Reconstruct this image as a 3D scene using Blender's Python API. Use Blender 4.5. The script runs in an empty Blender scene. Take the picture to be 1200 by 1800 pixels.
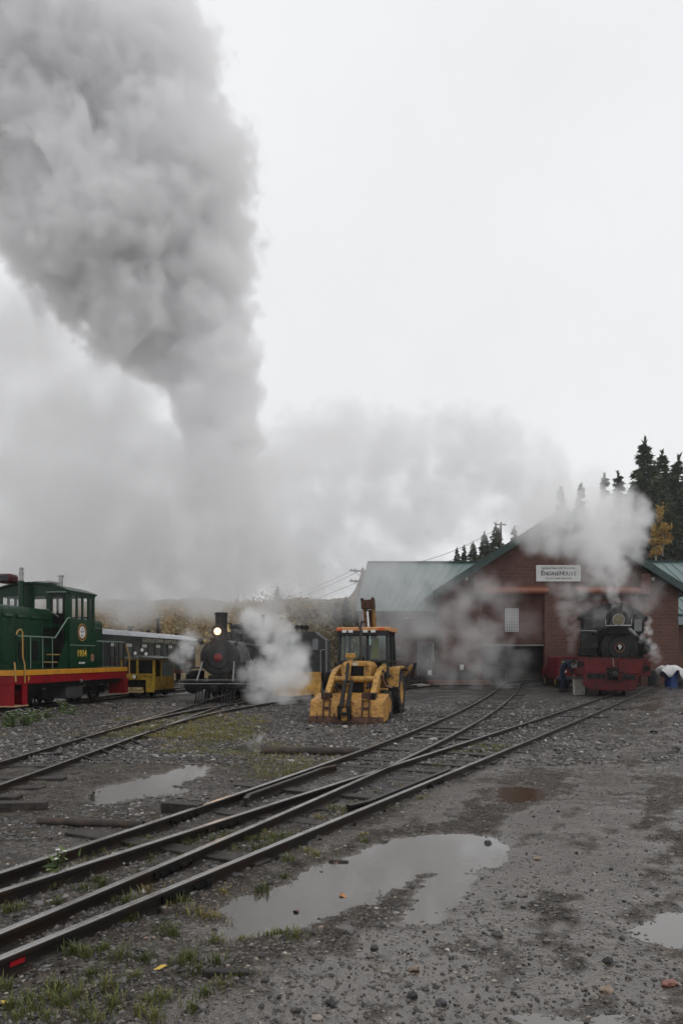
import bpy, math, random
import numpy as np
from mathutils import Matrix, Vector
S = bpy.context.scene
COL = S.collection
R = math.radians
# ------------------------------------------------------------------ camera, sky, sun, exposure
S.view_settings.view_transform = 'Standard'; S.view_settings.look = 'None'
S.view_settings.exposure = 0.0; S.view_settings.gamma = 1.0
cam = bpy.data.objects.new('camera', bpy.data.cameras.new('camera')); COL.objects.link(cam); S.camera = cam
EYE = 1.65; FPX = 1300.0; HY = 1155.0          # eye height, focal length and horizon row in 1200x1800 pixels
cam.location = (0, 0, EYE); cam.rotation_euler = (R(90), 0, 0)
cam.data.sensor_fit = 'HORIZONTAL'; cam.data.sensor_width = 24; cam.data.lens = 26
cam.data.shift_y = (HY - 900) / 1200; cam.data.clip_end = 3000
S.cycles.use_denoising = True; S.cycles.max_bounces = 10; S.cycles.volume_bounces = 8
S.cycles.diffuse_bounces = 3; S.cycles.glossy_bounces = 3; S.cycles.transparent_max_bounces = 12
S.cycles.volume_step_rate = 1.0; S.cycles.caustics_reflective = False; S.cycles.caustics_refractive = False
SUN_EL, SUN_AZ = R(58), R(120)                   # azimuth clockwise from +Y
wd = bpy.data.worlds.new('World'); S.world = wd; wd.use_nodes = True
nt = wd.node_tree; N = nt.nodes; L = nt.links.new
bg = N['Background']; bg.inputs['Strength'].default_value = 0.1
sky = N.new('ShaderNodeTexSky'); sky.sky_type = 'NISHITA'; sky.sun_disc = False
sky.sun_elevation = SUN_EL; sky.sun_rotation = SUN_AZ; sky.dust_density = 4
hs = N.new('ShaderNodeHueSaturation'); hs.inputs['Saturation'].default_value = 0.1
L(sky.outputs[0], hs.inputs['Color'])
tc = N.new('ShaderNodeTexCoord'); nz = N.new('ShaderNodeTexNoise'); nz.inputs['Scale'].default_value = 2.2
nz.inputs['Detail'].default_value = 5; nz.inputs['Roughness'].default_value = .5
L(tc.outputs['Generated'], nz.inputs['Vector'])
cr = N.new('ShaderNodeValToRGB'); cr.color_ramp.elements[0].position = .3; cr.color_ramp.elements[1].position = .75
cr.color_ramp.elements[0].color = (.80, .81, .83, 1); cr.color_ramp.elements[1].color = (.90, .905, .915, 1)
L(nz.outputs[0], cr.inputs[0])
vm = N.new('ShaderNodeVectorMath'); vm.operation = 'SCALE'; vm.inputs['Scale'].default_value = 10.8
L(cr.outputs[0], vm.inputs[0])
mx = N.new('ShaderNodeMix'); mx.data_type = 'RGBA'; mx.inputs[0].default_value = .94
L(hs.outputs[0], mx.inputs[6]); L(vm.outputs[0], mx.inputs[7]); L(mx.outputs[2], bg.inputs['Color'])
sl = bpy.data.lights.new('sun', 'SUN'); sl.energy = 0.5; sl.angle = R(25); sl.color = (1, .97, .93)
so = bpy.data.objects.new('sun', sl); COL.objects.link(so)
so.rotation_euler = Vector((math.sin(SUN_AZ)*math.cos(SUN_EL), math.cos(SUN_AZ)*math.cos(SUN_EL), math.sin(SUN_EL))).to_track_quat('Z', 'Y').to_euler()

# ------------------------------------------------------------------ helpers
rng = random.Random(7); nr = np.random.default_rng(7)
def W(px, py, D): return Vector(((px-600)/FPX*D, D, EYE-(py-HY)/FPX*D))
def G(px, py):
    D = EYE*FPX/(py-HY); return Vector(((px-600)/FPX*D, D, 0))
def srgb(r, g, b):
    f = lambda c: (c/255/12.92 if c <= 10 else ((c/255+.055)/1.055)**2.4)
    return (f(r), f(g), f(b))

class MB:
    def __init__(s): s.v = []; s.f = []
    def add(s, v, f):
        n = len(s.v); s.v += [tuple(p) for p in v]; s.f += [tuple(i+n for i in q) for q in f]; return s
    def box(s, x0, x1, y0, y1, z0, z1):
        return s.add([(x, y, z) for x in (x0, x1) for y in (y0, y1) for z in (z0, z1)],
            [(0,1,3,2), (4,6,7,5), (0,4,5,1), (2,3,7,6), (0,2,6,4), (1,5,7,3)])
    def obox(s, c, size, rot=(0,0,0)):
        M = Matrix.Translation(c) @ (Matrix.Rotation(rot[2],4,'Z') @ Matrix.Rotation(rot[1],4,'Y') @ Matrix.Rotation(rot[0],4,'X'))
        b = MB().box(-size[0]/2, size[0]/2, -size[1]/2, size[1]/2, -size[2]/2, size[2]/2)
        return s.add([M @ Vector(p) for p in b.v], b.f)
    def beam(s, p0, p1, w, h):
        p0, p1 = Vector(p0), Vector(p1); d = (p1-p0).normalized()
        a = d.cross(Vector((0,0,1))); a = a.normalized() if a.length > 1e-4 else Vector((1,0,0)); b = a.cross(d)
        v = [p+a*i*w/2+b*j*h/2 for p in (p0, p1) for i, j in ((-1,-1),(1,-1),(1,1),(-1,1))]
        return s.add(v, [(3,2,1,0), (4,5,6,7), (0,1,5,4), (1,2,6,5), (2,3,7,6), (3,0,4,7)])
    def cyl(s, p0, p1, r0, r1=None, n=16, caps=True):
        r1 = r0 if r1 is None else r1
        p0, p1 = Vector(p0), Vector(p1); d = (p1-p0).normalized(); q = d.to_track_quat('Z', 'Y')
        v = []
        for p, r in ((p0, r0), (p1, r1)):
            v += [p + q @ Vector((r*math.cos(2*math.pi*i/n), r*math.sin(2*math.pi*i/n), 0)) for i in range(n)]
        f = [(i, (i+1) % n, n+(i+1) % n, n+i) for i in range(n)]
        if caps: f += [tuple(range(n-1, -1, -1)), tuple(range(n, 2*n))]
        return s.add(v, f)
    def lathe(s, prof, c, d, n=24):
        c = Vector(c); q = Vector(d).normalized().to_track_quat('Z', 'Y'); v = []; f = []
        for r, h in prof:
            v += [c + q @ Vector((r*math.cos(2*math.pi*i/n), r*math.sin(2*math.pi*i/n), h)) for i in range(n)]
        for k in range(len(prof)-1):
            f += [(k*n+i, k*n+(i+1) % n, (k+1)*n+(i+1) % n, (k+1)*n+i) for i in range(n)]
        ring = prof[0] == prof[-1]
        if prof[0][0] > 1e-5 and not ring: f.append(tuple(range(n-1, -1, -1)))
        if prof[-1][0] > 1e-5 and not ring: f.append(tuple((len(prof)-1)*n+i for i in range(n)))
        return s.add(v, f)
    def tube(s, pts, r, n=8, caps=True):
        pts = [Vector(p) for p in pts]; m = len(pts); rr = r if isinstance(r, (list, tuple)) else [r]*m
        v = []; f = []; up = None
        for k, p in enumerate(pts):
            d = (pts[min(k+1, m-1)]-pts[max(k-1, 0)]).normalized()
            if up is None: up = Vector((0,0,1)) if abs(d.z) < .9 else Vector((1,0,0))
            a = d.cross(up).normalized(); b = a.cross(d).normalized(); up = b
            v += [p+(a*math.cos(2*math.pi*i/n)+b*math.sin(2*math.pi*i/n))*rr[k] for i in range(n)]
        for k in range(m-1): f += [(k*n+i, k*n+(i+1) % n, (k+1)*n+(i+1) % n, (k+1)*n+i) for i in range(n)]
        if caps: f += [tuple(range(n-1, -1, -1)), tuple((m-1)*n+i for i in range(n))]
        return s.add(v, f)
    def prism(s, poly, ax, a0, a1):
        g = {'x': lambda p, a: (a, p[0], p[1]), 'y': lambda p, a: (p[0], a, p[1]), 'z': lambda p, a: (p[0], p[1], a)}[ax]
        n = len(poly); v = [g(p, a) for a in (a0, a1) for p in poly]
        f = [tuple(range(n-1, -1, -1)), tuple(range(n, 2*n))] + [(i, (i+1) % n, n+(i+1) % n, n+i) for i in range(n)]
        return s.add(v, f)
    def ball(s, c, r, n=12, m=8):
        rx, ry, rz = r if isinstance(r, (tuple, list)) else (r, r, r)
        v = [(c[0], c[1], c[2]-rz)]; f = []
        for j in range(1, m):
            t = math.pi*j/m
            v += [(c[0]+rx*math.sin(t)*math.cos(2*math.pi*i/n), c[1]+ry*math.sin(t)*math.sin(2*math.pi*i/n), c[2]-rz*math.cos(t)) for i in range(n)]
        v.append((c[0], c[1], c[2]+rz)); e = len(v)-1
        f += [(0, 1+(i+1) % n, 1+i) for i in range(n)]
        for j in range(m-2): f += [(1+j*n+i, 1+j*n+(i+1) % n, 1+(j+1)*n+(i+1) % n, 1+(j+1)*n+i) for i in range(n)]
        f += [(1+(m-2)*n+i, 1+(m-2)*n+(i+1) % n, e) for i in range(n)]
        return s.add(v, f)
    def xf(s, M): s.v = [tuple(M @ Vector(p)) for p in s.v]; return s
    def build(s, name, mat, parent=None, bevel=0, smooth=True, angle=35):
        me = bpy.data.meshes.new(name); me.from_pydata(s.v, [], s.f); me.validate()
        import bmesh
        b = bmesh.new(); b.from_mesh(me); bmesh.ops.recalc_face_normals(b, faces=b.faces); b.to_mesh(me); b.free()
        if smooth:
            me.polygons.foreach_set('use_smooth', [True]*len(me.polygons)); me.set_sharp_from_angle(angle=R(angle))
        me.materials.append(mat)
        o = bpy.data.objects.new(name, me); COL.objects.link(o)
        if parent: o.parent = parent
        if bevel:
            md = o.modifiers.new('bevel', 'BEVEL'); md.width = bevel; md.segments = 2; md.limit_method = 'ANGLE'; md.angle_limit = R(40)
            md.harden_normals = False
        return o
def tag(o, label=None, cat=None, group=None, kind=None):
    for k, v in (('label', label), ('category', cat), ('group', group), ('kind', kind)):
        if v: o[k] = v
    return o
def thing(name, label, cat, loc=(0,0,0), heading=0, group=None, roll=0):
    o = bpy.data.objects.new(name, None); COL.objects.link(o); o.empty_display_size = .3
    o.location = loc; o.rotation_euler = (0, roll, -heading)
    return tag(o, label, cat, group)
def copy_tree(o, parent=None):
    c = o.copy(); COL.objects.link(c)
    if parent: c.parent = parent
    for ch in list(o.children): copy_tree(ch, c)
    return c
def npmesh(name, v, faces, mat, smooth=False, k=None):
    """v (n,3) float array; faces (m,k) int array."""
    me = bpy.data.meshes.new(name); v = np.ascontiguousarray(v, np.float32); faces = np.ascontiguousarray(faces, np.int32)
    k = faces.shape[1]; me.vertices.add(len(v)); me.vertices.foreach_set('co', v.ravel())
    me.loops.add(faces.size); me.loops.foreach_set('vertex_index', faces.ravel())
    me.polygons.add(len(faces)); me.polygons.foreach_set('loop_start', np.arange(0, faces.size, k, dtype=np.int32))
    me.polygons.foreach_set('loop_total', np.full(len(faces), k, np.int32))
    me.polygons.foreach_set('use_smooth', np.full(len(faces), smooth)); me.update(calc_edges=True)
    me.materials.append(mat)
    return me
def link(name, me, parent=None):
    o = bpy.data.objects.new(name, me); COL.objects.link(o)
    if parent: o.parent = parent
    return o
def text(name, s, size, M, mat, parent, ex=.004, sx=1.0, spacing=1.0, lift=.006):
    """raised lettering as a mesh; M places its plane (x along the line, y up), centred."""
    c = bpy.data.curves.new(name, 'FONT'); c.body = s; c.size = size; c.align_x = 'CENTER'; c.align_y = 'CENTER'
    c.extrude = ex; c.space_character = spacing; c.offset = size*.012
    t = bpy.data.objects.new(name, c); COL.objects.link(t)
    bpy.context.view_layer.update()
    me = bpy.data.meshes.new_from_object(t.evaluated_get(bpy.context.evaluated_depsgraph_get()))
    bpy.data.objects.remove(t); bpy.data.curves.remove(c)
    me.transform(M @ Matrix.Translation((0,0,lift)) @ Matrix.Diagonal((sx,1,1,1)))
    me.materials.clear(); me.materials.append(mat); me.name = name
    return link(name, me, parent)
def face_y(x, y, z): return Matrix.Translation((x,y,z)) @ Matrix.Rotation(R(90),4,'X')            # plane facing -Y, text reads along +X
def face_x(x, y, z): return Matrix.Translation((x,y,z)) @ Matrix.Rotation(R(90),4,'Z') @ Matrix.Rotation(R(90),4,'X')   # facing +X, text reads along +Y

# ------------------------------------------------------------------ materials
def _new(name):
    m = bpy.data.materials.new(name); m.use_nodes = True; t = m.node_tree
    return m, t, t.nodes, t.links.new, t.nodes['Principled BSDF']
def mat(name, c, rough=.5, metal=0, c2=None, scale=6, amt=.5, bump=0, bscale=40, det=6, emis=None, estr=0, streak=1, spec=.32, rvar=.15):
    """paint / metal / wood with grime of its own shape: c mixed towards c2 by noise; streak stretches the noise vertically."""
    m, t, N, L, b = _new(name)
    b.inputs['Roughness'].default_value = rough; b.inputs['Metallic'].default_value = metal
    b.inputs['Specular IOR Level'].default_value = spec
    b.inputs['Base Color'].default_value = (*c, 1)
    tc = N.new('ShaderNodeTexCoord')
    if c2 is not None:
        mp = N.new('ShaderNodeMapping'); mp.inputs['Scale'].default_value = (1, 1, 1/streak); L(tc.outputs['Object'], mp.inputs[0])
        n = N.new('ShaderNodeTexNoise'); n.inputs['Scale'].default_value = scale; n.inputs['Detail'].default_value = det; n.inputs['Roughness'].default_value = .65
        L(mp.outputs[0], n.inputs['Vector'])
        r = N.new('ShaderNodeMapRange'); r.inputs['From Min'].default_value = .62-amt*.35; r.inputs['From Max'].default_value = .82-amt*.3; L(n.outputs[0], r.inputs[0])
        x = N.new('ShaderNodeMix'); x.data_type = 'RGBA'; x.inputs[6].default_value = (*c, 1); x.inputs[7].default_value = (*c2, 1)
        L(r.outputs[0], x.inputs[0]); L(x.outputs[2], b.inputs['Base Color'])
        rr = N.new('ShaderNodeMapRange'); rr.inputs['To Min'].default_value = max(.05, rough-rvar); rr.inputs['To Max'].default_value = min(1, rough+rvar+.1)
        L(n.outputs[0], rr.inputs[0]); L(rr.outputs[0], b.inputs['Roughness'])
    if bump:
        n = N.new('ShaderNodeTexNoise'); n.inputs['Scale'].default_value = bscale; n.inputs['Detail'].default_value = 4; L(tc.outputs['Object'], n.inputs['Vector'])
        bp = N.new('ShaderNodeBump'); bp.inputs['Strength'].default_value = bump; bp.inputs['Distance'].default_value = .02; L(n.outputs[0], bp.inputs['Height']); L(bp.outputs[0], b.inputs['Normal'])
    if emis: b.inputs['Emission Color'].default_value = (*emis, 1); b.inputs['Emission Strength'].default_value = estr
    return m
def glassmat(name, tint=(.8,.9,.88), dark=0.0):
    m, t, N, L, b = _new(name); N.remove(b); out = N['Material Output']
    tr = N.new('ShaderNodeBsdfTransparent'); tr.inputs[0].default_value = (*tint, 1)
    gl = N.new('ShaderNodeBsdfGlossy'); gl.inputs['Roughness'].default_value = .04; gl.inputs[0].default_value = (.9,.93,.93,1)
    fr = N.new('ShaderNodeFresnel'); ge = N.new('ShaderNodeNewGeometry'); io = N.new('ShaderNodeMapRange'); io.inputs['To Min'].default_value = 1.45; io.inputs['To Max'].default_value = 1/1.45
    L(ge.outputs['Backfacing'], io.inputs[0]); L(io.outputs[0], fr.inputs[0])
    ad = N.new('ShaderNodeMath'); ad.operation = 'ADD'; ad.inputs[1].default_value = dark; L(fr.outputs[0], ad.inputs[0])
    mx = N.new('ShaderNodeMixShader'); L(ad.outputs[0], mx.inputs[0]); L(tr.outputs[0], mx.inputs[1]); L(gl.outputs[0], mx.inputs[2])
    L(mx.outputs[0], out.inputs['Surface']); return m
M = {}
M['black'] = mat('black_paint', (.005,.0052,.0055), .38, 0, (.028,.025,.022), 5, .3, spec=.16, bump=.12, bscale=25, streak=3)
M['blackgloss'] = mat('black_enamel', (.005,.0052,.0055), .22, 0, (.02,.018,.017), 4, .3, streak=3, spec=.25)
M['smokebox'] = mat('graphite_smokebox', (.020,.020,.021), .45, 0, (.035,.032,.03), 7, .4, spec=.2, bump=.1, bscale=30)
M['iron'] = mat('oily_iron', (.009,.0085,.008), .45, 0, (.03,.022,.017), 9, .4, spec=.22, bump=.15, bscale=50)
M['steel'] = mat('bare_steel', (.35,.35,.34), .35, .9, (.12,.1,.09), 12, .4)
M['greypipe'] = mat('grey_painted_pipe', (.25,.25,.25), .4, .4, (.1,.09,.08), 15, .3)
M['rail'] = mat('wet_rail_steel', (.03,.027,.026), .36, .55, (.045,.028,.02), 3, .5, bump=.08, bscale=60)
M['tie'] = mat('creosoted_timber', (.02,.017,.015), .5, 0, (.055,.045,.038), 9, .5, bump=.5, bscale=30)
M['red'] = mat('red_beam_paint', (.095,.004,.006), .42, 0, (.025,.005,.005), 4, .5, bump=.1, bscale=20, streak=2)
M['dred'] = mat('diesel_red_paint', (.22,.004,.009), .34, 0, (.10,.004,.008), 2, .35, streak=3, spec=.2)
M['dgreen'] = mat('diesel_green_paint', (.003,.032,.012), .28, 0, (.003,.019,.008), 2.5, .45, streak=4, spec=.25)
M['dyellow'] = mat('diesel_yellow_stripe', (.55,.24,.015), .35, 0, (.32,.14,.02), 3, .35)
M['gold'] = mat('gold_lettering', (.62,.42,.05), .45)
M['white'] = mat('white_lettering', (.75,.75,.72), .5)
M['palegreen'] = mat('pale_green_rail', (.14,.2,.16), .4)
M['yellowrail'] = mat('yellow_grab_rail', (.40,.24,.07), .45)
M['brass'] = mat('dull_brass', (.50,.36,.14), .3, .8, (.3,.2,.07), 20, .3)
M['cat'] = mat('machine_yellow', (.46,.25,.055), .45, 0, (.09,.05,.03), 9, .50, det=9, bump=.1, bscale=30, streak=1.5)
M['bucket'] = mat('worn_bucket_yellow', (.48,.25,.06), .45, 0, (.11,.05,.022), 13, .50, bump=.15, bscale=35, det=9)
M['rust'] = mat('rusty_steel', (.09,.045,.028), .65, .3, (.03,.02,.016), 10, .5, bump=.3, bscale=40)
M['rubber'] = mat('tyre_rubber', (.013,.013,.013), .6, 0, (.045,.04,.036), 8, .4, bump=.2, bscale=40)
M['blackplastic'] = mat('black_cab_frame', (.01,.01,.011), .35, 0, (.03,.03,.03), 9, .3)
M['glass'] = glassmat('cab_glass', (.74,.86,.83), .02)
M['clearglass'] = glassmat('clear_glass', (.94,.95,.95), .0)
M['darkglass'] = mat('dark_window_glass', (.010,.012,.013), .08, 0, spec=.35)
M['paleglass'] = mat('pale_reflecting_glass', (.10,.11,.11), .08, 0, spec=.9)
M['orange'] = mat('orange_lens', (.55,.1,.02), .25)
M['lampwhite'] = mat('work_lamp_lens', (.7,.7,.66), .2)
M['brownsheet'] = mat('brown_sheet_metal', (.115,.043,.028), .42, 0, (.07,.028,.02), 2, .45, streak=2)
M['greenroof'] = mat('green_roof_metal', (.10,.16,.155), .35, .2, (.14,.19,.19), 1.2, .5, streak=.5)
M['greentrim'] = mat('dark_green_trim', (.03,.055,.05), .4, 0, (.05,.075,.07), 3, .4)
M['coach'] = mat('coach_dark_green', (.035,.042,.04), .4, 0, (.06,.065,.06), 3, .4, streak=3)
M['silverroof'] = mat('silver_coach_roof', (.42,.44,.46), .4, .3, (.3,.31,.32), 3, .4)
M['syellow'] = mat('speeder_yellow', (.42,.27,.02), .45, 0, (.16,.10,.02), 5, .5, bump=.1, bscale=30, streak=2)
M['carred'] = mat('car_red', (.15,.010,.014), .35, 0, (.08,.012,.014), 4, .3)
M['denim'] = mat('navy_workwear', (.012,.02,.048), .85, 0, (.007,.011,.026), 9, .5, bump=.4, bscale=25)
M['skin'] = mat('skin', (.42,.24,.17), .6)
M['hair'] = mat('grey_hair', (.12,.11,.1), .8, 0, (.05,.05,.05), 60, .5)
M['leather'] = mat('black_leather', (.015,.013,.012), .5)
M['tarp'] = mat('white_tarp', (.62,.62,.62), .5, 0, (.42,.42,.42), 3, .4, bump=.4, bscale=6)
M['bluedrum'] = mat('blue_drum', (.015,.05,.19), .4, 0, (.02,.03,.09), 4, .4, streak=2)
M['darkdrum'] = mat('dark_drum', (.03,.035,.04), .45, 0, (.06,.05,.045), 4, .4, streak=2)
M['pole'] = mat('weathered_pole', (.07,.055,.045), .8, 0, (.12,.10,.09), 8, .5, bump=.4, bscale=20, streak=6)
M['bark'] = mat('grey_bark', (.06,.045,.035), .85, 0, (.1,.08,.07), 6, .5, bump=.5, bscale=15, streak=4)
M['aspenbark'] = mat('pale_aspen_bark', (.3,.28,.24), .8, 0, (.08,.07,.06), 5, .4)
M['wood'] = mat('grey_lumber', (.22,.18,.14), .7, 0, (.1,.075,.055), 6, .5, bump=.3, bscale=20)
M['greystone'] = mat('wet_grey_stone', (.075,.075,.08), .38, 0, (.03,.03,.033), 12, .5, bump=.4, bscale=30)
M['tanstone'] = mat('tan_stone', (.24,.18,.13), .5, 0, (.13,.09,.07), 14, .5, bump=.4, bscale=30)
M['pinkstone'] = mat('pink_stone', (.24,.115,.09), .5, 0, (.13,.07,.055), 14, .5, bump=.4, bscale=30)
# ------------------------------------------------------------------ ground: one sheet, gravel and mud, with real hollows for the puddles
def hash2(ix, iy, seed):
    h = (ix.astype(np.int64)*374761393 + iy.astype(np.int64)*668265263 + seed*974711) & 0x7fffffff
    h = ((h ^ (h >> 13))*1274126177) & 0x7fffffff
    return ((h ^ (h >> 16)) & 0xffff)/65535.0
def vnoise(x, y, seed=0):
    ix = np.floor(x); iy = np.floor(y); fx = x-ix; fy = y-iy; fx = fx*fx*(3-2*fx); fy = fy*fy*(3-2*fy)
    a = hash2(ix, iy, seed); b = hash2(ix+1, iy, seed); c = hash2(ix, iy+1, seed); d = hash2(ix+1, iy+1, seed)
    return (a*(1-fx)+b*fx)*(1-fy)+(c*(1-fx)+d*fx)*fy
def fbm(x, y, o=4, seed=0):
    t = 0; a = .5; n = 0
    for k in range(o): t = t+a*vnoise(x*2**k, y*2**k, seed+k); n += a; a *= .5
    return t/n
def ss(a, b, x): t = np.clip((x-a)/(b-a), 0, 1); return t*t*(3-2*t)
def poly_sd(X, Y, P):
    """signed distance to a polygon, negative inside."""
    P = np.asarray(P); n = len(P); d = np.full(X.shape, 1e9); ins = np.zeros(X.shape, bool)
    for i in range(n):
        ax, ay = P[i]; bx, by = P[(i+1) % n]; ex, ey = bx-ax, by-ay
        t = np.clip(((X-ax)*ex+(Y-ay)*ey)/(ex*ex+ey*ey+1e-9), 0, 1)
        d = np.minimum(d, np.hypot(X-ax-t*ex, Y-ay-t*ey))
        c = ((ay > Y) != (by > Y)) & (X < (bx-ax)*(Y-ay)/(by-ay+1e-12)+ax); ins ^= c
    return np.where(ins, -d, d)
def gp(pts): return [tuple(G(*p)[:2]) for p in pts]
PUD = [  # outline in ground metres, depth, label
 (gp([(408,1600),(470,1562),(520,1530),(600,1497),(680,1475),(760,1466),(830,1462),(868,1478),(868,1506),(820,1520),(812,1545),(780,1575),(740,1612),(715,1614),(752,1570),(770,1532),(735,1528),(700,1548),(650,1575),(600,1595),(540,1622),(470,1640),(420,1640)]), .05, 'large shallow puddle beside the nearest rail reflecting the cloudy sky'),
 (gp([(172,1412),(178,1385),(240,1372),(300,1358),(330,1340),(372,1342),(350,1362),(300,1378),(330,1388),(260,1398),(215,1405)]), .04, 'long grey puddle lying in gravel between the two tracks'),
 (gp([(858,1392),(885,1383),(930,1382),(960,1390),(940,1404),(905,1409),(875,1406)]), .05, 'small muddy brown puddle right of the far rail'),
 (gp([(1112,1630),(1150,1610),(1230,1600),(1300,1620),(1280,1655),(1200,1662),(1140,1656)]), .05, 'bright puddle at the right-hand edge of the yard'),
 (gp([(915,1790),(960,1778),(1010,1776),(1070,1788),(1090,1812),(1000,1840),(910,1830)]), .05, 'puddle cut off by the bottom of the photo'),
 (gp([(405,1316),(440,1298),(452,1286),(470,1288),(455,1306),(425,1322)]), .035, 'narrow little puddle among dry grass left of the loader'),
]
def track_x(Y): return .526*Y-3.88          # right-hand rail of the straight track
TC = 1/math.sqrt(1+.526**2)
OFFP = [-3.75892616e-05, 4.64980124e-03, 4.09080617e-02, -5.84217463e-02]
def wet_mask(X, Y):
    """sodden smooth mud (1) against stony ground (0): a stretched noise, more of it on the road side"""
    right = ss(-.3, 1.6, X-track_x(Y)*.98)
    q = X-.526*Y; n = .62*fbm(q*.75+3, Y*.16, 3, 21)+.38*fbm(q*2.4, Y*.9, 3, 23)
    fine = .20*(fbm(X*5.5, Y*5.5, 4, 25)-.5)
    return ss(.485, .565, n+1.25*fine+.05*right-.02)*(.2+.8*right)
def ground_z(X, Y):
    z = .05*(fbm(X*.22, Y*.22, 3, 3)-.5)+.055*(fbm(X*.9, Y*.9, 3, 11)-.5)
    near = ss(40, 8, Y)
    w = wet_mask(X, Y)
    z = z-.012*w+near*(1-.75*w)*(.030*(fbm(X*7, Y*7, 3, 31)-.5)+.016*(fbm(X*26, Y*26, 2, 41)-.5))
    z = z+near*.004*(fbm(X*40, Y*40, 2, 51)-.5)
    wob = .24*(fbm(X*1.6, Y*1.6, 4, 61)-.5)+.16*(fbm(X*9, Y*9, 2, 71)-.5)
    for P, dep, _ in PUD:
        P = np.array(P); lo = P.min(0)-1.5; hi = P.max(0)+1.5
        k = (X > lo[0]) & (X < hi[0]) & (Y > lo[1]) & (Y < hi[1])
        if k.any():
            sc = min(1, (hi-lo).min()/4)
            d = poly_sd(X[k], Y[k], P)+wob[k]*sc
            t = ss(.30*sc+.06, -.16*sc-.02, d)
            kk = ss(1.5, .3, np.maximum(np.maximum(lo[0]+1.5-X[k], X[k]-hi[0]+1.5), np.maximum(lo[1]+1.5-Y[k], Y[k]-hi[1]+1.5)))
            zz = z[k]; zz = zz*(1-kk)+np.maximum(zz, -.006+.25*zz)*kk
            z[k] = np.where(d < .6*sc, zz*(1-.55*t)+(-.012-.72*dep*t)*t, zz)
    return z-.0
def build_ground():
    ys = np.concatenate([np.linspace(-40, 1.5, 20), np.geomspace(2.2, 48, 620), np.geomspace(50, 300, 40)])
    u = np.concatenate([-np.geomspace(8, .6, 26), np.linspace(-.58, .58, 520), np.geomspace(.6, 8, 26)])
    Yg, U = np.meshgrid(ys, u, indexing='ij'); sc = np.maximum(np.abs(Yg), 2.6)
    X = np.clip(U*sc, -300, 300); Z = ground_z(X, Yg)
    Z = np.where(Yg > 48, 0, Z)
    Z = np.where(Yg < 1.8, 0, Z)
    v = np.stack([X, Yg, Z], -1).reshape(-1, 3); nx = len(u); ny = len(ys)
    i = np.arange(ny-1)[:, None]*nx+np.arange(nx-1)[None]
    f = np.stack([i, i+1, i+nx+1, i+nx], -1).reshape(-1, 4)
    return v, f
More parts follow.
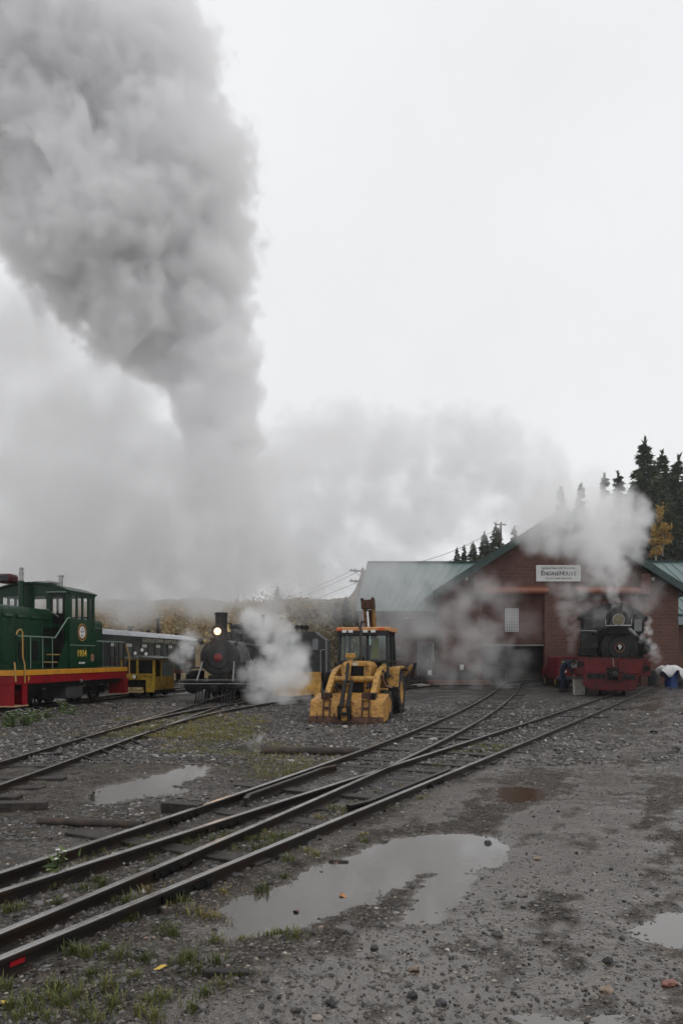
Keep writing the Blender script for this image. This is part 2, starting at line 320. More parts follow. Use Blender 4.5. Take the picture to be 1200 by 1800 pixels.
def ground_mat():
    m, t, N, L, b = _new('wet_gravel_ground')
    tc = N.new('ShaderNodeTexCoord'); P = tc.outputs['Object']
    def noise(s, d=4, r=.6):
        n = N.new('ShaderNodeTexNoise'); n.inputs['Scale'].default_value = s; n.inputs['Detail'].default_value = d; n.inputs['Roughness'].default_value = r; L(P, n.inputs['Vector']); return n.outputs[0]
    def vor(s, feat='F1'):
        n = N.new('ShaderNodeTexVoronoi'); n.feature = feat; n.inputs['Scale'].default_value = s; n.inputs['Randomness'].default_value = 1; L(P, n.inputs['Vector']); return n
    def ramp(x, *st):
        r = N.new('ShaderNodeValToRGB'); e = r.color_ramp.elements
        while len(e) < len(st): e.new(.5)
        for k, (p, c) in enumerate(st): e[k].position = p; e[k].color = (*c, 1) if isinstance(c, tuple) else (c, c, c, 1)
        L(x, r.inputs[0]); return r.outputs[0]
    def mix(f, a, bb):
        x = N.new('ShaderNodeMix'); x.data_type = 'RGBA'
        for k, q in ((0, f), (6, a), (7, bb)):
            if isinstance(q, tuple): x.inputs[k].default_value = (*q, 1)
            elif isinstance(q, float): x.inputs[k].default_value = q
            else: L(q, x.inputs[k])
        return x.outputs[2]
    def mth(op, a, bb):
        x = N.new('ShaderNodeMath'); x.operation = op
        for k, q in enumerate((a, bb)):
            if isinstance(q, (int, float)): x.inputs[k].default_value = q
            else: L(q, x.inputs[k])
        return x.outputs[0]
    at = N.new('ShaderNodeAttribute'); at.attribute_name = 'wet'; wet = at.outputs['Fac']
    ab = N.new('ShaderNodeAttribute'); ab.attribute_name = 'ballast'; bal = ab.outputs['Fac']
    v1 = vor(34); v2 = vor(90); big = noise(.5, 5)
    s1 = N.new('ShaderNodeSeparateColor'); L(v1.outputs['Color'], s1.inputs[0])
    s2 = N.new('ShaderNodeSeparateColor'); L(v2.outputs['Color'], s2.inputs[0])
    st = ramp(s1.outputs[0], (0, (.014,.013,.013)), (.28, (.055,.048,.043)), (.55, (.15,.127,.108)), (.80, (.105,.102,.105)), (.93, (.26,.22,.18)), (1, (.40,.35,.30)))
    s2c = ramp(s2.outputs[1], (0, (.02,.018,.017)), (.4, (.085,.071,.06)), (.8, (.18,.155,.13)), (1, (.32,.28,.23)))
    gr = mix(ramp(noise(9, 3), (.42, 0.0), (.58, 1.0)), st, s2c)
    blk = ramp(s1.outputs[1], (0, (.010,.010,.011)), (.5, (.05,.048,.05)), (.8, (.10,.097,.10)), (.95, (.20,.195,.19)), (1, (.34,.32,.31)))
    gr = mix(bal, gr, blk)
    brown = mix(ramp(big, (.38, 0.0), (.62, 1.0)), (.10,.077,.059), (.185,.146,.113))
    gr = mix(ramp(noise(2.3, 6, .7), (.38, 0.0), (.70, .55)), gr, brown)
    mud = mix(noise(14, 6), (.062,.047,.036), (.125,.098,.077))
    col = mix(mth('MULTIPLY', wet, .8), gr, mud)
    mot = N.new('ShaderNodeMapRange'); mot.inputs['From Min'].default_value = .32; mot.inputs['From Max'].default_value = .68; mot.inputs['To Min'].default_value = .27; mot.inputs['To Max'].default_value = 1.0; L(noise(5, 8, .78), mot.inputs[0])
    cs = N.new('ShaderNodeVectorMath'); cs.operation = 'SCALE'; L(col, cs.inputs[0]); L(mot.outputs[0], cs.inputs['Scale']); L(cs.outputs[0], b.inputs['Base Color'])
    rg = mth('SUBTRACT', mth('ADD', .50, mth('MULTIPLY', s1.outputs[2], .28)), mth('MULTIPLY', wet, .54))
    rg = mth('ADD', rg, mth('MULTIPLY', mth('SUBTRACT', noise(3.3, 5), .5), .20))
    mr = N.new('ShaderNodeClamp'); mr.inputs['Min'].default_value = .07; mr.inputs['Max'].default_value = .9; L(rg, mr.inputs[0]); L(mr.outputs[0], b.inputs['Roughness'])
    h = mth('ADD', mth('MULTIPLY', mth('SUBTRACT', .55, v1.outputs['Distance']), .9), mth('MULTIPLY', mth('SUBTRACT', .5, v2.outputs['Distance']), .45))
    h = mth('ADD', h, mth('MULTIPLY', noise(160, 3), .3))
    bp = N.new('ShaderNodeBump'); bp.inputs['Distance'].default_value = .03; L(h, bp.inputs['Height'])
    L(mth('SUBTRACT', 1.0, mth('MULTIPLY', wet, .86)), bp.inputs['Strength']); L(bp.outputs[0], b.inputs['Normal'])
    L(mth('ADD', .13, mth('MULTIPLY', wet, .85)), b.inputs['Specular IOR Level'])
    return m
gv, gf = build_ground()
gme = npmesh('ground', gv, gf, ground_mat(), smooth=True)
X_, Y_ = gv[:, 0], gv[:, 1]
wet = np.clip(wet_mask(X_, Y_)+ss(.0, -.035, gv[:, 2]), 0, 1)
off = (track_x(Y_)-X_)*TC
bal = ss(14, 19, Y_)*ss(1.2, -.5, X_-track_x(Y_))*ss(-4.6, -2.2, X_)
bal = np.clip(bal+.75*ss(26, 36, Y_)*ss(6, 2, X_-track_x(Y_))+.55*ss(6, 9, Y_)*ss(16, 12, Y_)*ss(.3, -.3, X_-track_x(Y_))*ss(2.6, 1.2, off), 0, 1)*(.6+.6*fbm(X_*.7, Y_*.7, 3, 81))
for nm, a in (('wet', wet), ('ballast', np.clip(bal, 0, 1))):
    at = gme.attributes.new(nm, 'FLOAT', 'POINT'); at.data.foreach_set('value', a.astype(np.float32))
tag(link('ground', gme), kind='structure')
def gz(x, y): return float(ground_z(np.array([float(x)]), np.array([float(y)]))[0])

def water_mat():
    m, t, N, L, b = _new('puddle_water')
    b.inputs['Base Color'].default_value = (.055,.045,.036,1); b.inputs['Roughness'].default_value = .03; b.inputs['IOR'].default_value = 2.25
    tc = N.new('ShaderNodeTexCoord'); n = N.new('ShaderNodeTexNoise'); n.inputs['Scale'].default_value = 9; n.inputs['Detail'].default_value = 2; L(tc.outputs['Object'], n.inputs['Vector'])
    bp = N.new('ShaderNodeBump'); bp.inputs['Strength'].default_value = .05; bp.inputs['Distance'].default_value = .01; L(n.outputs[0], bp.inputs['Height']); L(bp.outputs[0], b.inputs['Normal'])
    return m
M['water'] = water_mat()
M['mudwater'] = mat('muddy_water', (.042,.025,.014), .12, spec=.12)
for i, (P, dep, lab) in enumerate(PUD):
    P = np.array(P); c = P.mean(0); b = MB(); q = []
    for k in range(24):                                   # the water lies level under the whole hollow; the ground's own shore cuts it
        d = np.array((math.cos(k*math.pi/12), math.sin(k*math.pi/12))); j = int(np.argmax(P@d)); q.append(tuple(P[j]+d*(.5 if i else .3)))
    b.add([(x, y, -.0155 if i == 2 else -.018-.0012*i) for x, y in q], [tuple(range(len(q)))])
    o = b.build('puddle', M['mudwater'] if i == 2 else M['water'], smooth=False)
    tag(o, lab, 'puddle', 'puddles in the yard')

# ------------------------------------------------------------------ tracks
M['railtop'] = mat('polished_rail_top', (.38,.37,.36), .2, .9, (.16,.14,.12), 2.5, .45, rvar=.08)
def rail_profile(w=.060, h=.112):
    f = .052
    return [(-f, 0), (f, 0), (f, .012), (.01, .026), (.01, h-.036), (w/2, h-.026), (w/2, h-.006), (w/2-.008, h), (-w/2+.008, h), (-w/2, h-.006), (-w/2, h-.026), (-.01, h-.036), (-.01, .026), (-f, .012)]
def sweep(mb, pts, prof, z0):
    m = len(pts); n = len(prof); v = []; f = []
    for k, p in enumerate(pts):
        a = pts[max(k-1, 0)]; b = pts[min(k+1, m-1)]; d = Vector((b[0]-a[0], b[1]-a[1])).normalized(); nn = (d.y, -d.x)
        v += [(p[0]+nn[0]*x, p[1]+nn[1]*x, z0+z) for x, z in prof]
    for k in range(m-1): f += [(k*n+i, k*n+(i+1) % n, (k+1)*n+(i+1) % n, (k+1)*n+i) for i in range(n)]
    f += [tuple(range(n)), tuple((m-1)*n+n-1-i for i in range(n))]
    return mb.add(v, f)
Z0 = -.012
def offs(pts, d):
    out = []
    for k, p in enumerate(pts):
        a = pts[max(k-1, 0)]; b = pts[min(k+1, len(pts)-1)]; e = Vector((b[0]-a[0], b[1]-a[1])).normalized()
        out.append((p[0]+e.y*d, p[1]-e.x*d))
    return out
def make_track(label, centre, y0, y1, ties=True, tie_step=.62, tie_len=1.75, gauge=.95, skip=None, trim_l=None):
    """centre(t)->(x,y) with t about metres"""
    n = int((y1-y0)/.5)+2; ts = [y0+(y1-y0)*k/(n-1) for k in range(n)]; pts = [centre(t) for t in ts]
    root = thing('railway_track', label, 'railway track', (0,0,0), group='railway tracks')
    for sgn in (-1, 1):
        rl = sweep(MB(), offs(pts, sgn*gauge/2), rail_profile(), Z0).build('rail', M['rail'], root, angle=30)
        sweep(MB(), offs(pts, sgn*gauge/2), [(-.025,.1105),(.025,.1105),(.021,.1145),(-.021,.1145)], Z0).build('running_surface', M['railtop'], rl, angle=30)
    if ties:
        t = y0
        while t < y1:
            p = centre(t); q = centre(t+.05); a = math.atan2(q[1]-p[1], q[0]-p[0])
            if skip is None or not skip(p):
                near = tie_len > 1.8 and p[1] < 13
                k = MB().box(-.10, .10, (-.56 if near else -tie_len/2)+rng.uniform(-.04, .04), tie_len/2+rng.uniform(-.12, .12)+(.75 if near else 0), -.14, 0)
                k.xf(Matrix.Translation((p[0], p[1], Z0+.030+rng.uniform(-.030, .016)))@Matrix.Rotation(a+rng.uniform(-.04,.04), 4, 'Z')@Matrix.Rotation(rng.uniform(-.012,.012), 4, 'X'))
                k.build('tie', M['tie'], root, bevel=.012)
            t += tie_step*rng.uniform(.9, 1.1)
    return root
def straight(t):
    e = .012*max(0, t-18)**1.55                       # eases left towards the engine
    return (track_x(t)-.475/TC*1.0*TC*TC-e*.25*TC, t)
def branch(t):
    tt = min(t, 44); o = np.polyval(OFFP, max(tt, 1))
    return (track_x(t)-(o+.475)/TC, t)
tr1 = make_track('straight track running from the left foreground to the number nine engine', straight, 1.2, 42, tie_len=1.9)
tr2 = make_track('curved track leaving the switch for the open engine house door', branch, 1.2, 60, skip=lambda p: p[1] < 12.5)
def px_line(pts, n=12):
    P = [G(*p) for p in pts]; out = []
    for k in range(len(P)-1):
        for i in range(n): out.append(tuple((P[k]+(P[k+1]-P[k])*(i/n))[:2]))
    return out+[tuple(P[-1][:2])]
gc = [branch(8+.25*k) for k in range(11)]
g = offs(gc, -.475+.13); g = [(x+(.09 if k in (0, 10) else 0), y) for k, (x, y) in enumerate(g)]
sweep(MB(), g, rail_profile(), Z0).build('guard_rail', M['rail'], tr2, angle=30)
gc = [straight(7.9+.25*k) for k in range(12)]
g = offs(gc, .475-.13); g = [(x-(.09 if k in (0, 11) else 0), y) for k, (x, y) in enumerate(g)]
sweep(MB(), g, rail_profile(), Z0).build('guard_rail', M['rail'], tr1, angle=30)
p0, p1 = offs([straight(4.07), straight(4.15)], .475)
MB().beam((p0[0]+.012, p0[1], .045), (p1[0]+.012, p1[1], .045), .012, .026).build('paint_mark', mat('red_spray_paint', (.3,.006,.012), .5), tr1)
def fishplate(tr, fn, t, side, face):
    a, b_ = [Vector((*q, 0)) for q in offs([fn(t), fn(t+.46)], side)]; d = (b_-a).normalized(); n = Vector((d.y, -d.x, 0))*face
    fp = MB().beam(a+n*.022+Vector((0,0,.046)), b_+n*.022+Vector((0,0,.046)), .020, .048)
    for k in range(4): q = a+(b_-a)*(.12+.25*k)+n*.03+Vector((0,0,.046)); fp.cyl(q, q+n*.022, .016, n=6)
    fp.build('fishplate', M['iron'], tr)
for t_, s_ in ((5.1, .475), (6.6, -.475), (9.4, .475)): fishplate(tr1, straight, t_, s_, 1)
for t_, s_ in ((5.6, .475), (7.0, -.475)): fishplate(tr2, branch, t_, s_, 1)
def spikes(tr, fn, y0, y1, step):
    t = y0
    while t < y1:
        for s_ in (-.475, .475):
            for e in (-.075, .075):
                (x, y), = offs([fn(t), fn(t+.1)], s_+e)[:1]; MB().box(x-.014,x+.014,y-.014,y+.014,-.02,.022+rng.uniform(0,.012)).build('spike', M['iron'], tr)
        t += step
spikes(tr1, straight, 4.4, 8.5, .62)
def left_main(t): return (-4.48+.022*(t-16), t)
def left_branch(t):
    s = max(0, t-16.0); o = .0165*s*s if s < 15 else .0165*225+.495*(s-15)
    return (left_main(t)[0]+o, t)
tr3 = make_track('left-hand track leading up to the black engine with the lit headlamp', left_main, 5, 44)
tr4 = make_track('track curving right behind the loader towards the dark switcher', left_branch, 15.5, 46, skip=lambda p: p[1] < 21)
lr = offs([left_main(t) for t in (11.6, 12.4, 13.2, 14.0, 14.8, 15.6, 16.4)], .475)
for (x, y) in lr:
    b = MB().beam((x+.06, y, .09), (x+.26, y-.02, .0), .06, .025).box(x+.1, x+.36, y-.1, y+.08, -.02, .012)
    b.build('rail_brace', M['iron'], tr3)
def diesel_line(t): return (-10.33+.15*(t-20.8), t)
tr5 = make_track('track under the green diesel and the small yellow motor car', diesel_line, 15, 60)
def coach_line(t): return (-12.3+.107*(t-36), t)
tr6 = make_track('far track under the passenger coach', coach_line, 34, 56, ties=False)
# ------------------------------------------------------------------ engine house
def brick_mat(name, c1, c2, mortar, bw=.40, bh=.20):
    m, t, N, L, b = _new(name); tc = N.new('ShaderNodeTexCoord')
    sp = N.new('ShaderNodeSeparateXYZ'); L(tc.outputs['Object'], sp.inputs[0])
    ad = N.new('ShaderNodeMath'); ad.operation = 'ADD'; L(sp.outputs[0], ad.inputs[0]); L(sp.outputs[1], ad.inputs[1])
    cb = N.new('ShaderNodeCombineXYZ'); L(ad.outputs[0], cb.inputs[0]); L(sp.outputs[2], cb.inputs[1])
    k = N.new('ShaderNodeTexBrick'); L(cb.outputs[0], k.inputs['Vector'])
    for q, v in (('Scale', 1), ('Mortar Size', .012), ('Mortar Smooth', .2), ('Bias', -.1), ('Brick Width', bw), ('Row Height', bh)): k.inputs[q].default_value = v
    k.inputs['Color1'].default_value = (*c1, 1); k.inputs['Color2'].default_value = (*c2, 1); k.inputs['Mortar'].default_value = (*mortar, 1)
    n = N.new('ShaderNodeTexNoise'); n.inputs['Scale'].default_value = .8; n.inputs['Detail'].default_value = 7; L(tc.outputs['Object'], n.inputs['Vector'])
    r = N.new('ShaderNodeMapRange'); r.inputs['To Min'].default_value = .40; r.inputs['To Max'].default_value = 1.45; L(n.outputs[0], r.inputs[0])
    s = N.new('ShaderNodeVectorMath'); s.operation = 'SCALE'; L(k.outputs['Color'], s.inputs[0]); L(r.outputs[0], s.inputs['Scale']); L(s.outputs[0], b.inputs['Base Color'])
    b.inputs['Roughness'].default_value = .75
    bp = N.new('ShaderNodeBump'); bp.inputs['Strength'].default_value = .5; bp.inputs['Distance'].default_value = .012; bp.invert = True; L(k.outputs['Fac'], bp.inputs['Height']); L(bp.outputs[0], b.inputs['Normal'])
    return m
M['brick'] = brick_mat('red_block_wall', (.125,.050,.034), (.085,.034,.024), (.125,.082,.066))
YW = 43.0; SB = FPX/YW
def bx(px): return (px-600)/SB
def bz(py): return EYE-(py-HY)/SB
XL, XR = bx(777), bx(1192); AX = bx(984); AZ = bz(896); EZL = bz(1042); SL = (AZ-bz(1036))/(AX-bx(767)) 
house = thing('engine_house', 'large red block engine house with a dark green gable roof and two roll-up doors', 'building', ((XL+XR)/2, YW, 0))
cx = (XL+XR)/2
def hx(px): return bx(px)-cx
DZ1 = bz(1133); DT = bz(1040); D1 = (hx(843), hx(959)); D2 = (hx(1010), hx(1128)); HW = (XR-XL)/2
def roofz(x): return AZ-abs(x-(AX-cx))*SL-.30
w = MB()                                                # front wall pieces between the two door openings, 0.35 m thick
def wallpiece(x0, x1, z0):
    xs = [x0]+([AX-cx] if x0 < AX-cx < x1 else [])+[x1]
    w.prism([(x0, z0), (x1, z0)]+[(x, roofz(x)) for x in reversed(xs)], 'y', 0, .35)
wallpiece(-HW, D1[0], -.2); wallpiece(D1[0], D1[1], DT); wallpiece(D1[1], D2[0], -.2); wallpiece(D2[0], D2[1], DT); wallpiece(D2[1], HW, -.2)
w.build('wall', M['brick'], house, smooth=False)
sw = MB().box(-HW, -HW+.3, .35, 18, -.2, roofz(-HW)-.05).box(HW-.3, HW, .35, 18, -.2, roofz(HW)-.05).box(-HW+.3, HW-.3, 17.7, 18, -.2, roofz(HW)-.05)
sw.build('side_wall', M['brick'], house, smooth=False)
rf = MB(); ov = .75; ex = .62
for sg in (-1, 1):
    xe = (AX-cx)+sg*((HW+sg*(cx-AX))+ex); a = (AX-cx, AZ); e = (xe, AZ-abs(xe-a[0])*SL)
    rf.prism([a, e, (e[0], e[1]-.16), (a[0], a[1]-.20)], 'y', -ov+.06, 18.5)
roof = rf.build('roof', M['greenroof'], house, smooth=False)
fs = MB()
for sg in (-1, 1):
    xe = (AX-cx)+sg*((HW+sg*(cx-AX))+ex+.02); a = (AX-cx, AZ+.03); e = (xe, AZ+.03-abs(xe-a[0])*SL)
    fs.prism([a, e, (e[0], e[1]-.44), (a[0], a[1]-.50)], 'y', -ov, -ov+.055)
fs.build('fascia', M['greentrim'], roof, smooth=False)
sof = MB()
for sg in (-1, 1):
    xe = (AX-cx)+sg*(HW+sg*(cx-AX)+ex); a = (AX-cx, AZ-.24); e = (xe, AZ-.24-abs(xe-a[0])*SL)
    sof.prism([a, e, (e[0], e[1]-.05), (a[0], a[1]-.05)], 'y', -ov+.06, -.003)
sof.build('soffit', M['greentrim'], roof, smooth=False)
def rolldoor(x0, x1, zb, label, grille):
    d = MB(); z = DT; n = int((DT-zb)/.075)
    for k in range(n):
        zz = zb+(DT-zb)*k/n; h = (DT-zb)/n
        d.prism([(.16, zz), (.13, zz+h*.25), (.13, zz+h*.7), (.16, zz+h*.96), (.2, zz+h*.96), (.2, zz)], 'x', x0+.06, x1-.06)
    o = d.build('roll_up_door', M['brownsheet'], house, smooth=False); o['label'] = label
    fr = MB().box(x0, x0+.09, -.04, .24, 0, DT-.003).box(x1-.09, x1, -.04, .24, 0, DT-.003)
    fr.build('door_frame', M['brownsheet'], o, smooth=False)
    MB().box(x0+.09, x1-.09, .11, .21, zb-.09, zb-.002).build('bottom_bar', M['greypipe'], o, smooth=False)
    if grille:
        gx0, gx1, gz0, gz1 = hx(889), hx(911), bz(1110), bz(1070); gp_ = MB(); nc, nrw = 5, 15
        MB().box(gx0-.03, gx1+.03, .105, .125, gz0-.03, gz1+.03).build('vision_panel', M['paleglass'], o, smooth=False)
        for i in range(nc+1): gp_.box(gx0+(gx1-gx0)*i/nc-.02, gx0+(gx1-gx0)*i/nc+.02, .085, .104, gz0, gz1)
        for i in range(nrw+1): gp_.box(gx0, gx1, .080, .0845, gz0+(gz1-gz0)*i/nrw-.014, gz0+(gz1-gz0)*i/nrw+.014)
        gp_.build('grille', mat('white_grille', (.55,.55,.54), .5), o, smooth=False)
    MB().cyl((x0+.02, -.28, DT-.0), (x1+.05, -.28, DT-.0), .19, n=24).box(x0, x1, -.10, -.002, DT-.2, DT+.28).build('coil_housing', mat('copper_brown_sheet', (.22,.075,.042), .38), o, angle=40)
    return o
rolldoor(D1[0], D1[1], DZ1, 'half-open brown roll-up door with a white grille', True)
rolldoor(D2[0], D2[1], .1, 'closed brown roll-up door behind the engine', False)
MB().box(hx(832), hx(848), -.50, -.003, bz(1046), bz(1014)).build('motor_housing', M['brownsheet'], house, bevel=.02)
MB().box(hx(1121), hx(1137), -.50, -.003, bz(1046), bz(1010)).build('motor_housing', M['brownsheet'], house, bevel=.02)
for a_, b_ in ((817, 821), (1142, 1148)): MB().box(hx(a_), hx(b_), -.2, 0, bz(1021), bz(1015)).build('flood_light', M['lampwhite'], house, bevel=.01)
MB().box(-HW+.4, HW-.4, .4, 17.6, -.05, .02).build('floor_slab', mat('oily_slab', (.05,.05,.05), .5), house, smooth=False)
bench = thing('workbench', 'dim workbench standing inside the dark open engine house door', 'workbench', (bx(925), 52, 0))
MB().box(-1, 1, -.4, .4, .85, .92).build('bench_top', M['wood'], bench, bevel=.01)
for sx in (-.9, .9): MB().box(sx-.05, sx+.05, -.35, .35, .02, .85).build('leg', M['wood'], bench)
sg = thing('engine_house_sign', 'pale rectangular wall sign high on the gable half hidden by steam', 'sign', (bx(980.5), YW-.012, bz(1008)))
sgw, sgh = (1019.5-941.5)/SB, 28.5/SB
M['signtext'] = mat('black_sign_ink', (.02,.02,.02), .5)
board = MB().box(-sgw/2, sgw/2, -.06, 0, -sgh/2, sgh/2).build('board', mat('sign_board', (.62,.62,.61), .5, 0, (.5,.5,.48), 3, .3), sg)
def caps(s, big, small, cxp, z, mt, par):
    """small capitals: first letters of the words larger"""
    ws = s.split(' '); adv = []; 
    for wd_ in ws:
        for i, ch in enumerate(wd_): adv.append((ch.upper(), big if (i == 0 or ch.isupper()) else small))
        adv.append((' ', small))
    adv = adv[:-1]; wid = [h*(.35 if c == ' ' else .30 if c in 'I.' else .62) for c, h in adv]; x = cxp-sum(wid)/2; mb = []
    for (c, h), wd2 in zip(adv, wid):
        if c != ' ': mb.append((c, h, x+wd2/2))
        x += wd2
    me = None
    allv = []; allf = []
    for c, h, xx in mb:
        o = text('tmp', c, h, face_y(xx, -.06, z-(big-h)*.36), mt, None, ex=.003, sx=.92)
        n = len(allv); allv += [tuple(v.co) for v in o.data.vertices]; allf += [tuple(n+i for i in p.vertices) for p in o.data.polygons]
        me_ = o.data; bpy.data.objects.remove(o); bpy.data.meshes.remove(me_)
    m2 = bpy.data.meshes.new('lettering'); m2.from_pydata(allv, [], allf); m2.materials.append(mt); return link('lettering', m2, par)
caps('EngineHouse', .40, .31, 0, .0, M['signtext'], board)
caps('Georgetown Loop Railroad', .17, .135, 0, .30, M['signtext'], board)
caps('Silver Plume Colorado', .15, .12, 0, -.29, M['signtext'], board)

# ---- the two wings with standing-seam roofs
def seam_roof(mb, A, B, C, D, n, h=.04, w=.05):
    """quad A-B (eave, left to right), C-D (ridge, right to left) with raised seams"""
    A, B, C, D = map(Vector, (A, B, C, D)); nrm = (B-A).cross(D-A).normalized()
    mb.add([A, B, C, D, A-nrm*.12, B-nrm*.12, C-nrm*.12, D-nrm*.12], [(0,1,2,3), (7,6,5,4), (0,4,5,1), (1,5,6,2), (2,6,7,3), (3,7,4,0)])
    for k in range(n+1):
        t = k/n; p = A+(B-A)*t; q = D+(C-D)*t; s = (B-A).normalized()*w/2
        mb.add([p-s, p+s, q+s, q-s, p-s+nrm*h, p+s+nrm*h, q+s+nrm*h, q-s+nrm*h], [(4,5,6,7), (0,1,5,4), (1,2,6,5), (2,3,7,6), (3,0,4,7)])
wing = thing('engine_house_wing', 'low red wing left of the gable under a pale green metal roof veiled by steam', 'building', (4, 46, 0))
def wp(px, py, D): p = W(px, py, D); return Vector((p.x-4, p.y-46, p.z))
e0, e1 = wp(626, 1074, 45.2), wp(800, 1074, 45.2); r1_, r0_ = wp(880, 989, 52), wp(646, 989, 52)
seam = MB(); seam_roof(seam, e0, e1, r1_, r0_, 15)
b0, b1 = Vector((e0.x, 13, e0.z)), Vector((e1.x, 13, e1.z)); seam_roof(seam, b1, b0, r0_, r1_, 15)
rw = seam.build('roof', M['greenroof'], wing, smooth=False)
MB().beam((r0_.x, r0_.y, r0_.z+.05), (r1_.x, r1_.y, r1_.z+.05), .3, .08).build('ridge_cap', M['greentrim'], rw)
MB().box(e0.x, e1.x-.3, e0.y-.16, e0.y-.01, e0.z-.2, e0.z-.03).build('gutter', M['greentrim'], rw)
wx0, wx1 = e0.x+.45, XL-4+1.0; wf = wp(0, 0, 46).y; wtop = e0.z-.14
px2 = lambda px: (px-600)/FPX*46-4
pz2 = lambda py: EYE-(py-HY)/FPX*46
wl = MB(); cuts = [(px2(690), px2(704), pz2(1157), pz2(1140)), (px2(733), px2(759), 0.02, pz2(1129))]
x = wx0
for (a, b_, z0, z1) in cuts:
    wl.box(x, a, wf, wf+.3, -.2, wtop); wl.box(a, b_, wf, wf+.3, z1, wtop)
    if z0 > .1: wl.box(a, b_, wf, wf+.3, -.2, z0)
    x = b_
wl.box(x, wx1, wf, wf+.3, -.2, wtop); wl.box(wx0, wx0+.3, wf+.3, 12.6, -.2, wtop)
gy = wf+.3
wl.prism([(wf+.0, wtop), (12.6, wtop), (r0_.y, r0_.z-.5)], 'x', wx0, wx0+.29)
wl.build('wall', M['brick'], wing, smooth=False)
a, b_, z0, z1 = cuts[0]
wn = MB().box(a, b_, wf+.12, wf+.16, z0, z1).build('window', M['darkglass'], wing)
MB().box(a-.05, b_+.05, wf-.03, wf-.002, z1, z1+.08).box(a-.05, b_+.05, wf-.05, wf-.002, z0-.08, z0).build('frame', M['greypipe'], wn)
a, b_, z0, z1 = cuts[1]
dr = MB().box(a+.07, b_-.07, wf+.10, wf+.15, z0, z1-.07).build('door', mat('grey_door', (.13,.14,.16), .4), wing)
MB().box(a+.3, b_-.25, wf+.075, wf+.097, 1.15, z1-.25).build('window', M['darkglass'], dr)
MB().box(a, a+.07, wf-.02, wf+.2, z0, z1).box(b_-.07, b_, wf-.02, wf+.2, z0, z1).box(a+.07, b_-.07, wf-.02, wf+.2, z1-.07, z1).build('frame', M['greypipe'], dr)
MB().tube([(px2(761), wf-.06, z) for z in (pz2(1131), pz2(1162))], .05).build('downspout', mat('white_pipe', (.6,.6,.6), .5), wing)
MB().tube([(px2(708), wf-.08, pz2(1086)), (px2(776), wf-.08, pz2(1086))], .05).build('conduit', mat('pale_conduit', (.5,.5,.5), .5), wing)
wing2 = thing('engine_house_wing', 'right-hand wing of the engine house with a clear teal standing-seam roof', 'building', (20, 46, 0))
def wq(px, py, D): p = W(px, py, D); return Vector((p.x-20, p.y-46, p.z))
e0, e1 = wq(1150, 1079, 45.2), wq(1520, 1079, 45.2); r1_, r0_ = wq(1500, 988, 53), wq(1090, 988, 53)
seam = MB(); e0.x = r0_.x = XR-20-3.6; e1.x = r1_.x = 13.5; seam_roof(seam, e0, e1, r1_, r0_, 28)
seam_roof(seam, Vector((e1.x, 14, e1.z)), Vector((e0.x, 14, e0.z)), r0_, r1_, 28)
rw = seam.build('roof', M['greenroof'], wing2, smooth=False)
MB().beam((r0_.x, r0_.y, r0_.z+.05), (r1_.x, r1_.y, r1_.z+.05), .3, .08).build('ridge_cap', M['greentrim'], rw)
MB().box(XR-20+.1, 13.3, -.2, .1, -.2, 4.1).build('wall', M['brick'], wing2, smooth=False)
MB().box(XR-20+.1, 13.3, -.85, -.75, 3.62, 4.12).build('fascia', mat('pale_blue_fascia', (.25,.31,.34), .5), wing2, smooth=False)

# ------------------------------------------------------------------ clutter along the wing wall
def at(px, py): p = G(px, py); return (p.x, p.y, 0)
lp = thing('lumber_pile', 'low pile of long reddish planks on the ground beside the open door', 'lumber', (bx(800), 41.6, 0))
for k in range(9):
    MB().box(-1.6+rng.uniform(-.2,.2), 1.6+rng.uniform(-.2,.2), -.5+.16*(k % 5), -.36+.16*(k % 5), .1+.13*(k//5), .2+.13*(k//5)).build('plank', mat('reddish_plank', (.2,.085,.07), .7) if k % 3 else M['wood'], lp, bevel=.01)
for s_ in (-1, 1): MB().box(s_*1.1-.06, s_*1.1+.06, -.55, .4, 0, .098).build('bearer', M['wood'], lp)
lp2 = thing('timber_stack', 'dark stack of old railway timbers in front of the grey door', 'timber stack', (bx(738), 42.6, 0))
for k in range(14):
    MB().box(-2.1+rng.uniform(-.2,.2), 2.1+rng.uniform(-.2,.2), -.6+.22*(k % 5), -.41+.22*(k % 5), .2*(k//5)+.003, .2*(k//5)+.19).build('timber', M['tie'], lp2, bevel=.012)
for px, py, h, mt, lab in ((690, 1180, .3, 'white', 'small white can on the timbers near the loader'), (755, 1178, .28, 'white', 'small white can in front of the grey door'), (811, 1170, .3, 'lampwhite', 'small pale box on top of the bench by the brick wall')):
    p = W(px, py, 42.5); c = thing('paint_can', lab, 'can', (p.x, p.y, .60 if py != 1170 else .9))
    MB().lathe([(.11, 0), (.12, .02), (.12, h-.02), (.11, h)], (0,0,0), (0,0,1)).build('can_body', M[mt], c); MB().lathe([(.1, h), (.1, h+.015), (.02, h+.02), (0, h+.02)], (0,0,0), (0,0,1)).build('lid', M['greypipe'], c)
bn = thing('scrap_bin', 'grey metal bin of parts beside the red block wall', 'bin', (bx(808), 42.2, 0))
MB().prism([(-.7, .12), (.7, .12), (.8, .88), (-.8, .88)], 'y', -.4, .4).build('bin_body', M['darkdrum'], bn, bevel=.02)
for s_ in (-1, 1): MB().box(s_*.5-.06, s_*.5+.06, -.38, .38, 0, .118).build('leg', M['iron'], bn)
tp = thing('folded_tarp', 'pale sheet lying flat on the gravel behind the loader', 'tarp', (bx(738)*.97, 41.2, 0))
MB().prism([(-.6,.01), (.5,.01), (.6,.06), (.1,.16), (-.3,.12), (-.62,.05)], 'y', -.25, .3).build('sheet', mat('pale_sheet', (.4,.36,.33), .7), tp, bevel=.02)

